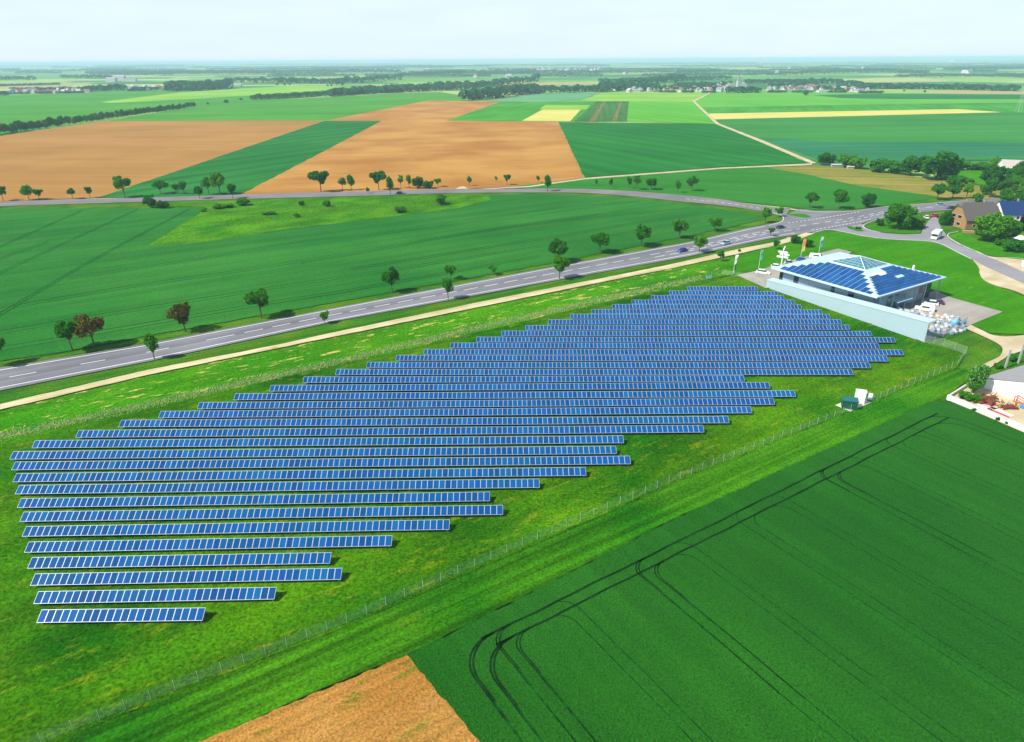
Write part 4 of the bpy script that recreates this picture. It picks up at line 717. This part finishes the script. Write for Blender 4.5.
while u + 1.0 < L_sl - .3:
    m0 = (u + 1) * math.cos(sl) + .5; m1 = S0 - m0; n = int((m1 - m0) / 3.4)
    for j in range(n):
        a0 = m0 + (m1 - m0) * j / n; a1 = m0 + (m1 - m0) * (j + 1) / n - .12
        if (r in (7, 8) and j in (0, 1)) or (r == 4 and j == n // 2): continue
        strip('R', a0, a1, u, u + 1.12, "solar_panel_strip")
    u += 1.24; r += 1
for ax, u in ((13.4, 9.8), (15.6, 8.9)): MB().hexa([slope_pt('R', ax - 1.6, u - .6, .02), slope_pt('R', ax + 1.6, u - .6, .02), slope_pt('R', ax + 1.6, u + .6, .02), slope_pt('R', ax - 1.6, u + .6, .02)], [slope_pt('R', ax - 1.6, u - .6, .2), slope_pt('R', ax + 1.6, u - .6, .2), slope_pt('R', ax + 1.6, u + .6, .2), slope_pt('R', ax - 1.6, u + .6, .2)]).build("roof_hatch", WHITE, roof)
MB().tube((S0 - 1.5, 10, zE), (S0 - 1.5, 10, zE + 1.7), .3, n=10).build("vent_pipe", WHITE, roof)
# the long pale wall with its lean-to roof
wa, wbp = G(766, 287.3, 0), G(924, 342.3, 0); wd = wbp - wa; wl_ = wd.length; wang = math.atan2(wd.y, wd.x)
wt = thing("storage_shed", wa, wang, "long low pale blue shed wall between the solar array and the building", "shed")
hA, hB = 2.5, 5.6
MB().hexa([(0, 0, -.1), (wl_, 0, -.1), (wl_, .3, -.1), (0, .3, -.1)], [(0, 0, hA), (wl_, 0, hB), (wl_, .3, hB), (0, .3, hA)]).build("wall", BLUEW, wt)
MB().hexa([(-.1, -.12, hA), (wl_ + .12, -.12, hB), (wl_ + .12, 3.0, hB + .25), (-.1, 3.0, hA + .25)], [(-.1, -.12, hA + .14), (wl_ + .12, -.12, hB + .14), (wl_ + .12, 3.0, hB + .42), (-.1, 3.0, hA + .42)]).build("roof", ROOFW, wt)
MB().hexa([(-.1, 3.0, hA + .1), (wl_ + .12, 3.0, hB + .1), (wl_ + .12, 3.25, hB + .1), (-.1, 3.25, hA + .1)], [(-.1, 3.0, hA + .46), (wl_ + .12, 3.0, hB + .46), (wl_ + .12, 3.25, hB + .46), (-.1, 3.25, hA + .46)]).build("gutter", DBLUE, wt)
for k in range(1, 9): X = wl_ * k / 9; MB().box(X - .1, X + .1, 2.8, 3.0, 0, hA + (hB - hA) * k / 9 + .2).build("post", STEEL, wt)
# bulk bags heaped in the yard
random.seed(21)
def bagmesh():
    import bmesh
    bm = bmesh.new(); bmesh.ops.create_cube(bm, size=1); bmesh.ops.subdivide_edges(bm, edges=bm.edges[:], cuts=3, use_grid_fill=True)
    for v in bm.verts:
        r = v.co.normalized() * .62; v.co = v.co.lerp(r, .24) + Vector([random.uniform(-.04, .04) for _ in range(3)]); v.co.z += .5
    me = bpy.data.meshes.new("bulk_bag"); bm.to_mesh(me); bm.free(); me.materials.append(BAG)
    for p_ in me.polygons: p_.use_smooth = True
    return me
BM = [bagmesh() for _ in range(4)]
for c_, nm_ in (((.20, .31, .38), "bag_blue_grey"), ((.48, .43, .34), "bag_tan")):
    m_ = BM[1].copy(); m_.materials[0] = plain(nm_, c_, .8, bump=.4); BM.append(m_)
SP = MB().tube((0, 0, .95), (.05, 0, 1.22), .12, .2, 8).mesh("spout", BAG)
cells = []
BP = [G(*q, 0) for q in ((888, 309), (928.5, 341), (965, 331), (965, 322.5), (957, 320), (928, 313), (912, 311.5))]
def inside(p, P):
    c = False
    for a, b in zip(P, P[1:] + P[:1]):
        if (a.y > p.y) != (b.y > p.y) and p.x < (b.x - a.x) * (p.y - a.y) / (b.y - a.y) + a.x: c = not c
    return c
wn_ = Vector((-wd.y, wd.x, 0)).normalized()
for k in range(3000):
    pw = Vector((random.uniform(95, 140), random.uniform(165, 215), 0))
    if not inside(pw, BP) or (pw - wa).dot(wn_) < 4.0: continue
    if all((pw - c).length > 1.36 for c in cells): cells.append(pw)
for i, pw in enumerate(cells):
    s = random.uniform(.8, 1.15); o = link("bulk_bag", BM[(0, 1, 4, 3, 4, 0, 5, 1, 4, 3)[i % 10]], None, pw, (0, 0, random.uniform(0, 6)), (s, s * random.uniform(.85, 1.1), s * random.uniform(.75, 1.15)))
    tag(o, ["white bulk bag in the crowded heap behind the end of the pale wall", "blue grey bulk bag among the white bags behind the pale wall", "tan bulk bag among the white bags behind the pale wall"][max(0, (0, 0, 1, 0, 1, 0, 2, 0, 1, 0)[i % 10])], "bag", ["white bulk bags heaped in the yard", "blue grey bulk bags in the yard", "tan bulk bags in the yard"][(0, 0, 1, 0, 1, 0, 2, 0, 1, 0)[i % 10]])
    link("spout", SP, o)
for (x, y), c, lb in (((905, 319), (.03, .32, .33), "teal bulk bag among the white bags behind the wall"), ((954, 326), (.15, .42, .68), "light blue bulk bag at the right end of the bag heap"), ((911, 321.5), (.2, .45, .62), "pale blue bulk bag next to the teal one")):
    me = BM[0].copy(); me.materials[0] = plain("bag_cloth", c, .7); o = tag(link("bulk_bag", me, None, G(x, y, 0), (0, 0, .5), (1.6, 1.6, 1.9)), lb, "bag"); link("spout", SP, o)
for i, (x, y) in enumerate(((931, 314.5), (938, 316.5), (945, 318.5), (952, 320.5), (938, 319.5))):
    t = thing("timber_stack", G(x, y, 0), UA - .9, f"{nth(i + 1)} yellow timber stack from left beside the bag heap", "timber", "yellow timber stacks in the yard")
    for k in range(4): MB().box(-1.3, 1.3, -.5 + k * .26, -.28 + k * .26, .14 * (k % 2), .5 + .1 * (k % 3)).build("plank", WOOD, t)
    for X in (-.9, .9): MB().box(X - .06, X + .06, -.6, .6, -.05, .0).build("bearer", WOOD, t)

# flags and signpost
def flag(px, ytop, col, lab_, w, frac, col2=None, taper=False):
    p = G(*px, 0); h = hgt(p, px[0], ytop); t = thing("flagpole", p, R_(random.uniform(-10, 10)), lab_, "flag")
    MB().tube((0, 0, 0), (0, 0, h), .06, .04, 8).build("pole", WHITE, t); b = MB(); n = 8; f0 = h * (1 - frac)
    for i in range(n):
        z0, z1 = f0 + (h - f0) * i / n, f0 + (h - f0) * (i + 1) / n
        k0 = (.35 + .65 * i / n) if taper else 1; k1 = (.35 + .65 * (i + 1) / n) if taper else 1; s0, s1 = .12 * math.sin(i * 1.1), .12 * math.sin((i + 1) * 1.1)
        b.face([(.05, s0, z0), (.05 + w * k0, -s0, z0), (.05 + w * k1, -s1, z1), (.05, s1, z1)], 0 if i > n // 2 or not col2 else 1)
    cl = b.build("cloth", [plain("flag_cloth", col, .8, .1), plain("flag_cloth_lower", col2 or col, .8, .1)], t); so = cl.modifiers.new("thick", 'SOLIDIFY'); so.thickness = .02
flag((733.2, 274), 254.5, (.82, .83, .83), "white tapering flag on a pole left of the car park", 1.0, .5, None, True); flag((758.3, 270.5), 249.5, (.06, .42, .22), "green banner flag on a pole behind the white car", .8, .5)
flag((800.3, 259), 238.5, (.75, .25, .03), "orange banner flag on a pole above the parked blue car", 1.0, .62, (.75, .42, .10)); flag((818.4, 254.5), 236.5, (.50, .62, .62), "grey and blue banner flag on a pole above the white van", .9, .6, (.10, .32, .60))
sp = thing("signpost", G(781, 266.5, 0), UA - 1.2, "white signpost with crossed arrow boards beside the car park", "sign")
MB().tube((0, 0, 0), (0, 0, 6.6), .22, .16, 8).build("post", WHITE, sp)
RED = plain("sign_red", (.6, .08, .03), .5)
for z, a, b, m in ((5.0, -1.6, 1.3, WHITE), (4.2, -.9, 2.0, WHITE), (3.2, -1.9, 1.7, WHITE)): bevel(MB().prism([(a, z), (a - .4, z + .35), (a, z + .7), (b, z + .7), (b + .4, z + .35), (b, z)], .30, .18).build("arrow_board", m, sp), .02)
MB().box(1.0, 2.0, .31, .325, 4.35, 4.75).build("red_stripe", RED, sp); bevel(MB().hexa([(-.3, -.08, 6.4), (.3, -.08, 6.4), (.3, .08, 6.4), (-.3, .08, 6.4)], [(.25, -.08, 7.7), (.5, -.08, 7.7), (.5, .08, 7.7), (.25, .08, 7.7)]).build("finial", WHITE, sp), .02)
ib = thing("information_board", G(708.5, 280.5, 0), R_(10), "small light blue board on two legs by the rear fence", "sign"); MB().box(-1.0, 1.0, -.03, .03, .7, 1.7).build("board", plain("board_blue", (.2, .5, .62), .5), ib)
for X in (-.8, .8): MB().tube((X, .06, 0), (X, .06, 1.6), .04, n=6).build("leg", STEEL, ib)

# transformer cabinets
tc_ = thing("transformer_cabinet", G(848.6, 407.2, .3), UA - .93, "dark green transformer cabinet on the concrete slab by the fence", "cabinet")
bevel(MB().box(-1.5, 1.5, -1.1, 1.1, 0, 1.9).build("body", GREENP, tc_), .04); bevel(MB().box(-1.62, 1.62, -1.22, 1.22, 1.9, 2.03).build("lid", plain("green_lid", (.008, .13, .11), .6), tc_), .03)
for X in (-1.44, .04): MB().box(X, X + 1.4, -1.13, -1.1, .1, 1.8).build("door", GREENP, tc_)
wc = thing("inverter_cabinet", G(858.8, 402.6, .3), UA - .93, "tall white inverter cabinet behind the green transformer", "cabinet"); bevel(MB().box(-1.05, 1.05, -.55, .55, 0, 2.9).build("body", WHITE, wc), .04); bevel(MB().box(-1.12, 1.12, -.62, .62, 2.9, 3.02).build("lid", WALLW, wc), .03)
for X in (-1.0, .02): MB().box(X, X + .96, -.58, -.55, .1, 2.7).build("door", WALLW, wc)
sc_ = thing("meter_cabinet", G(869.5, 400.5, 0), UA - .93, "slim white meter cabinet right of the inverter cabinet", "cabinet"); bevel(MB().box(-.4, .4, -.3, .3, 0, 1.7).build("body", WHITE, sc_), .03); MB().box(-.36, .36, -.33, -.3, .1, 1.6).build("door", WALLW, sc_)

# ------------------------------------------------------------------ scrap yard at the right edge
sy0, sy1, sy2 = G(946, 400, 0), G(992.5, 419, 0), G(1060, 448, 0)
def wallrun(pts, h, th, lab_, m):
    t = thing("concrete_wall", pts[0], 0, lab_, "wall"); o = pts[0]
    for a, b in zip(pts, pts[1:]):
        d = (b - a).normalized(); tt = Vector((-d.y, d.x, 0)) * th; a, b = a - o, b - o - d * .003; z = Vector((0, 0, h)); z0 = Vector((0, 0, -.1))
        MB().hexa([a + z0, b + z0, b + tt + z0, a + tt + z0], [a + z, b + z, b + tt + z, a + tt + z]).build("wall_section", m, t)
        MB().hexa([a + z + d * .02 - tt * .12, b + z - tt * .12, b + tt * 1.12 + z, a + tt * 1.12 + z + d * .02], [a + z * 1.07 + d * .02 - tt * .12, b + z * 1.07 - tt * .12, b + tt * 1.12 + z * 1.07, a + tt * 1.12 + z * 1.07 + d * .02]).build("coping", CONC, t)
wallrun([sy0, sy1, sy2], 1.3, .35, "low pale concrete wall between wheat field and scrap yard", WALLW)
wallrun([G(964, 388.5, 0), sy0 + Vector((.4, .3, 0))], 1.0, .3, "short concrete wall running back from the scrap yard corner", CONC)
sheet("yard_ground", [(948, 400), (964, 389), (985, 381), (1070, 398), (1070, 452), (993, 419)], SAND, Z())
s0 = G(981.5, 388.6, 0); s1 = G(1012, 400.5, 0); sd = (s1 - s0).normalized(); sn = Vector((-sd.y, sd.x, 0)); SL = (s1 - s0).length * 1.7
hl_, hr_ = hgt(s0, 984.5, 378), 0; hr_ = hl_ + (hgt(s1, 1012, 379.6) - hl_) * 1.7
shd = thing("farm_shed", s0, math.atan2(sd.y, sd.x), "white walled farm shed with grey sheet roof behind the scrap", "shed")
MB().hexa([(0, 0, -.1), (SL, 0, -.1), (SL, 16, -.1), (0, 16, -.1)], [(0, 0, hl_ - .02), (SL, 0, hr_ - .02), (SL, 16, hr_ - .02), (0, 16, hl_ - .02)]).build("wall", plain("bright_white_render", (.84, .84, .82), .8, .2, var=.04), shd)
MB().hexa([(-.3, -.25, hl_ - .08), (SL + .3, -.25, hr_), (SL + .3, 16.3, hr_), (-.3, 16.3, hl_ - .08)], [(-.3, -.25, hl_ + .07), (SL + .3, -.25, hr_ + .15), (SL + .3, 16.3, hr_ + .15), (-.3, 16.3, hl_ + .07)]).build("roof", plain("grey_fibre_sheet", (.27, .27, .27), .8, scale=.8, var=.15), shd)
for x, y, yt, d in ((1005, 368, 349, "left one of two tall pale posts behind the farm shed"), (1018, 363, 343, "right one of two tall pale posts behind the farm shed")):
    p = G(x, y, 0); h = hgt(p, x, yt); t = thing("post", p, 0, d, "post", "pale posts behind the farm shed"); MB().box(-.2, .2, -.14, .14, -.1, h).build("shaft", STEEL, t); MB().box(-.24, .24, -.18, .18, h, h + .1).build("cap", STEEL, t)
random.seed(5)
for i, (x, y, s, d) in enumerate(((978, 404, 1.3, "rusty brown harrow frame leaning by the white shed wall"), (985, 401.5, 1.5, "tall rusty red machine frame beside the shed corner"), (990, 405, 1.5, "rusty tangle of bars in the middle of the scrap"), (999, 407, 1.2, "brown rusty machine with yellow box near the shed wall"), (1006, 409.5, 1.2, "small rusty implement right of the yellow box"), (991, 400, 1.1, "rusty frame standing close to the shed wall behind the tangle"), (1012, 409, 1.0, "rusty implement just left of the orange frame"))):
    t = thing("scrap_machine", G(x, y, 0), random.uniform(0, 3), d, "scrap", "rusty machines in the scrap yard")
    for k in range(8):
        a = Vector((random.uniform(-1.3, 1.3), random.uniform(-.9, .9), random.uniform(0, .9))) * s; b = a + Vector(((random.uniform(.8, 1.6), .1, .1), (.1, random.uniform(.8, 1.5), .2), (.1, .1, random.uniform(.6, 1.3)))[k % 3]) * s; MB().tube(a, b, .075 * s, n=6).build("bar", RUST, t)
    bevel(MB().box(-.8 * s, .7 * s, -.5 * s, .4 * s, 0, .8 * s).build("hopper", [RUST, WOOD][i == 3], t), .05)
    for q_ in (-.7, .7): MB().tube((q_ * s, -.62 * s, .4 * s), (q_ * s, -.5 * s, .4 * s), .4 * s, n=12).build("wheel", RUST, t)
def boards(px, ang, cols, lab_, L=3.4):
    t = thing("board_stack", G(*px, 0), ang, lab_, "boards")
    for k, c in enumerate(cols): MB().box(-L / 2 + .08 * (k % 2), L / 2, -1.0 + k * .62, -.43 + k * .62, 0, .42 + .07 * (k % 2)).build("board", plain("board_paint", c, .7), t)
wv = math.atan2((sy2 - sy1).y, (sy2 - sy1).x)
boards((987, 408), wv, [(.75, .72, .74), (.72, .33, .42), (.70, .42, .50)], "stack of pink and white boards along the wall"); boards((1000, 413.5), wv, [(.55, .03, .06), (.62, .74, .70), (.66, .78, .74)], "stack of pale green boards with a red beam in front", 4.6)
boards((976, 402.5), wv + .4, [(.2, .24, .3), (.5, .52, .54)], "grey blue sheets stacked left of the pink boards", 2.4); boards((1001, 404), wv, [(.55, .64, .66), (.45, .55, .58)], "pale blue sheets lying against the white shed wall", 4.0)
om = thing("loader_frame", G(1022, 405.5, 0), wv, "bright orange loader frame at the right edge of the yard", "machine")
for a, b in (((-1.6, -.5, 0), (-1.6, -.5, 1.8)), ((-1.6, .5, 0), (-1.6, .5, 1.8)), ((-1.6, -.5, 1.7), (2.2, -.5, .9)), ((-1.6, .5, 1.7), (2.2, .5, .9)), ((-1.6, -.5, .3), (1.2, -.5, 1.1)), ((2.0, -.6, .9), (2.0, .6, .9)), ((-.4, -.5, 0), (.6, -.5, 1.2))): MB().tube(a, b, .13, n=6).build("beam", ORANGE, om)
bt = thing("water_tank", G(1026, 410.5, 0), wv, "blue tank below the orange loader frame", "tank"); bevel(MB().box(-1.1, 1.1, -.7, .7, 0, 1.1).build("body", plain("tank_blue", (.06, .22, .45), .5), bt), .12); MB().tube((0, 0, 1.1), (0, 0, 1.2), .25, n=10).build("lid", DARK, bt)

# ------------------------------------------------------------------ houses
def house(px, ang, L, W, hw, hr, wallm, roofm, lab_, hip=0.0, ww=1.2, name="house", wins=True, cat="house", chimney=True):
    t = thing(name, G(*px, 0), ang, lab_, cat); l, w = L / 2, W / 2; b = MB()
    b.face([(-l, -w, 0), (l, -w, 0), (l, -w, hw), (-l, -w, hw)]); b.face([(l, w, 0), (-l, w, 0), (-l, w, hw), (l, w, hw)])
    g = hw + hr * (1 - hip)
    k = w * hip
    for s in (-1, 1):
        P = [(s * l, -w, 0), (s * l, w, 0), (s * l, w, hw), (s * l, k, g), (s * l, -k, g), (s * l, -w, hw)]
        if hip == 0: P = P[:3] + [(s * l, 0, g)] + P[5:]
        b.face(P if s > 0 else P[::-1])
    b.build("wall", wallm, t); r = MB(); o = .45; th = .18; hx = l * hip * .5
    zz = hw - o * hr / w
    for s in (-1, 1):
        P = [(-l - o, s * (w + o), zz), (l + o, s * (w + o), zz), (l + o if not hip else l + o, s * k if hip else 0, g if hip else hw + hr)]
        if hip: P = [(-l - o, s * (w + o), zz), (l + o, s * (w + o), zz), (l + o, s * k, g), (l - hx, 0, hw + hr), (-l + hx, 0, hw + hr), (-l - o, s * k, g)]
        else: P = [(-l - o, s * (w + o), zz), (l + o, s * (w + o), zz), (l + o, 0, hw + hr), (-l - o, 0, hw + hr)]
        up = [(x, y, z + th) for x, y, z in P]
        if s > 0: P = P[::-1]; up = up[::-1]
        n = len(P); r.face(P[::-1]); r.face(up)
        for i in range(n): j = (i + 1) % n; r.face([P[i], P[j], up[j], up[i]])
    if hip:
        for s in (-1, 1):
            P = [(s * (l + o), -k, g + th), (s * (l + o), k, g + th), (s * (l - hx), 0, hw + hr + th)]; r.face(P if s > 0 else P[::-1])
    rf = r.build("roof", roofm, t)
    if chimney: MB().box(l * .3, l * .3 + .7, -.35, .35, hw + hr * .6, hw + hr + 1.0).build("chimney", plain("chimney_brick", (.3, .25, .22), .8), rf)
    if wins:
        for s in (-1, 1):
            for z in (1.0, hw * .98):
                for y in (-w * .42, w * .18): 
                    f = MB().box(s * l - .05, s * l + .06, y - .08, y + ww + .08, z - .08, z + 1.38).build("window", WHITE, t); MB().box(s * l - .06, s * l + .08, y, y + ww, z, z + 1.3).build("pane", GLASSD, f)
        for s in (-1, 1):
            for x in (-l * .6, 0, l * .5):
                f = MB().box(x - .08, x + 1.28, s * w - .05, s * w + .06, .92, 2.28).build("window", WHITE, t); MB().box(x, x + 1.2, s * w - .06, s * w + .08, 1, 2.2).build("pane", GLASSD, f)
    return t
BRICK = plain("tan_brick", (.33, .19, .075), .85, .2, scale=3, var=.18); RGREY = plain("grey_tiles", (.10, .088, .08), .75, scale=2, var=.2); RBLUE = plain("dark_blue_tiles", (.012, .04, .13), .45, scale=2, var=.2)
house((972, 226), .10, 16.5, 12.4, 4.2, 6.4, BRICK, RGREY, "tan brick house with grey half-hipped roof behind the large bright tree", hip=.26, ww=2.3)
house((1008, 219), .05, 13, 10, 3.2, 5.2, WALLW, RBLUE, "white house with steep dark blue roof beside the brick house")
house((1018, 175), -.35, 22, 17, 5.2, 4.0, WALLW, plain("beige_sheet_roof", (.42, .37, .32), .7), "large white farm building with beige roof at the upper right", name="farm_building", wins=False, chimney=False, cat="building")
tn = thing("party_tent", G(1019, 243.5, 0), .3, "small white tent roof half hidden behind the hedge", "tent"); tb_ = MB()
for k in range(4): c4 = [(-2.6, -2.2, 2.2), (2.6, -2.2, 2.2), (2.6, 2.2, 2.2), (-2.6, 2.2, 2.2)]; tb_.face([c4[k], c4[(k + 1) % 4], (0, 0, 3.5)])
tb_.build("canopy", WHITE, tn)
for x_ in (-2.5, 2.5):
    for y_ in (-2.1, 2.1): MB().tube((x_, y_, 0), (x_, y_, 2.25), .05, n=6).build("leg", STEEL, tn)
car((1023.5, 267), 1.0, (.84, .84, .85), "white van at the right edge beside the access lane", L=4.8, van=True)
gw = thing("garden_wall", G(975, 233.5, 0), -.35, "low tan stone garden wall in front of the brick house", "wall"); MB().box(-5, 9, -.2, .2, -.1, 1.0).build("wall_section", BRICK, gw); MB().box(-5.05, 9.05, -.25, .25, 1.0, 1.1).build("coping", CONC, gw)
FWS = plain("weathered_white", (.42, .42, .41), .8)
# field shelter walls at the end of the far track
for i, (x, y, L_, d) in enumerate(((829, 164.5, 9, "low white shed at the end of the pale field track"), (838, 166.5, 9, "low white shed between the trees at the field track"), (850, 168.5, 4, "tiny white hut right of the low sheds at the field track"))): house((x, y), -.15, L_, 3, 1.3, .4, FWS, FWS, d, name="shed", wins=False, chimney=False, cat="shed")
# far villages: every house its own object, a few pixels each
random.seed(33)
FW = {'white': plain("far_white", (.52, .51, .49), .8, var=.05), 'cream': plain("far_cream", (.46, .40, .33), .8, var=.05), 'grey': plain("far_grey", (.42, .42, .44), .8, var=.05)}
FR = {'red': plain("far_red_tiles", (.36, .10, .06), .8), 'brown': plain("far_brown_tiles", (.20, .11, .08), .8), 'grey': plain("far_grey_tiles", (.22, .21, .23), .8), 'pale': plain("far_pale_roof", (.40, .39, .39), .7)}
def village(place, spots, group, s=1.0):
    spots = sorted(spots)
    for i, (x, y) in enumerate(spots):
        wk = random.choice(['white', 'white', 'cream', 'grey']); rk = random.choice(['red', 'brown', 'brown', 'grey', 'grey', 'pale'])
        t = house((x, y), random.uniform(-1.5, 1.5), random.uniform(9, 15) * s, random.uniform(8, 10) * s, random.uniform(3, 5.5) * s, random.uniform(3.5, 5) * s, FW[wk], FR[rk], f"far {wk} house with {rk} roof, {nth(i + 1)} from left in {place}", wins=False, chimney=False); t["group"] = group
def scat(n, x0, x1, y0, y1, f=lambda x: 0): return [(x0 + (x1 - x0) * (i + random.random()) / n, random.uniform(y0, y1) + f(x0)) for i in range(n)]
village("the village at upper right", scat(20, 662, 730, 89.5, 92.2) + scat(10, 716, 746, 85.5, 89) + scat(18, 768, 815, 87.5, 92) + scat(8, 812, 862, 87, 91) + scat(6, 846, 868, 91, 92.4), "houses of the right village", 1.0)
village("the village at upper left", scat(24, 8, 88, 90.6, 93.6) + scat(14, 128, 164, 87.5, 90.5), "houses of the left village", 1.0)
village("the far centre town", scat(36, 528, 606, 67.5, 72.5), "houses of the far town", 1.9)
village("the hamlet by the centre wood", scat(10, 612, 660, 89.5, 92.5), "houses of the hamlet", 1.1)
village("the scattered horizon farms", scat(16, 300, 1010, 68, 78), "far scattered farmhouses", 1.8)
for (x, y), L_, W_, hw, nm, lab_ in (((236, 86.3), 34, 18, 5, "warehouse", "long white hall with pale roof right of the left woods"), ((536, 72), 110, 40, 9, "warehouse", "long white hall left of the far town"), ((546, 71.6), 70, 40, 12, "warehouse", "second white hall at the edge of the far town"), ((823, 92.3), 26, 14, 4, "barn", "white barn at the edge of the right village"), ((633, 91.8), 30, 16, 4.5, "barn", "long pale barn at the left of the hamlet"), ((652, 91.4), 22, 14, 7, "barn", "pale barn with larger gable in the hamlet"), ((112, 82), 34, 26, 13, "grain_store", "tall pale grain store in the left village"), ((121, 81), 36, 26, 17, "grain_store", "tallest pale grain store block in the left village"), ((130, 81.5), 50, 22, 8, "grain_store", "long low pinkish store right of the grain stores"), ((957, 61.8), 160, 120, 30, "factory", "tiny white factory block on the right horizon")): house((x, y), .1, L_, W_, hw, hw * .25, FW['white'] if nm != 'grain_store' else plain("far_pinkish", (.62, .55, .54), .8), FR['pale'], lab_, name=nm, wins=False, chimney=False, cat="building")
p = G(738, 88, 0); ch = thing("church", p, .2, "far church with pointed tower in the right village", "church"); MB().box(-4, 4, -4, 4, 0, 18).build("tower", FW['grey'], ch); sb = MB()
for k in range(4): q4 = [(-4.3, -4.3, 18), (4.3, -4.3, 18), (4.3, 4.3, 18), (-4.3, 4.3, 18)]; sb.face([q4[k], q4[(k + 1) % 4], (0, 0, 32)])
sb.build("spire", FR['grey'], ch); MB().prism([(4.2, 0), (22, 0), (22, 9), (13, 14), (4.2, 9)], 5, -5).build("nave", FW['white'], ch)
pp = G(1018, 112, 0); hp = hgt(pp, 1018, 90); py = thing("power_pylon", pp, .3, "thin steel lattice power pylon at the far right field", "pylon"); lb = MB()
for sx, sy_ in ((-1, -1), (1, -1), (1, 1), (-1, 1)): lb.tube((sx * 3, sy_ * 3, 0), (sx * .4, sy_ * .4, hp), .09, .06, 5)
for k in range(8):
    z0, z1 = hp * k / 8, hp * (k + 1) / 8; w0, w1 = 3 - 2.6 * k / 8, 3 - 2.6 * (k + 1) / 8
    for s_ in (-1, 1): lb.tube((-w0, s_ * w0, z0), (w1, s_ * w1, z1), .045, n=4); lb.tube((s_ * w0, -w0, z0), (s_ * w1, w1, z1), .045, n=4)
lb.build("lattice", STEEL, py)
for z in (.72, .86): MB().tube((-6, 0, hp * z), (6, 0, hp * z), .10, n=5).build("cross_arm", STEEL, py)

# ------------------------------------------------------------------ the air
hz = MB().box(-70000, 70000, -400, 70000, -1.3, 78).build("haze", None); tag(hz, kind='stuff')
hm = bpy.data.materials.new("haze"); hm.use_nodes = True; ht = hm.node_tree; ht.nodes.clear()
ho = ht.nodes.new("ShaderNodeOutputMaterial"); pv = ht.nodes.new("ShaderNodeVolumePrincipled")
pv.inputs["Color"].default_value = (.58, .81, 1.0, 1); pv.inputs["Density"].default_value = 1.15e-4; pv.inputs["Anisotropy"].default_value = 0.0
ht.links.new(pv.outputs[0], ho.inputs["Volume"]); hz.data.materials.clear(); hz.data.materials.append(hm)
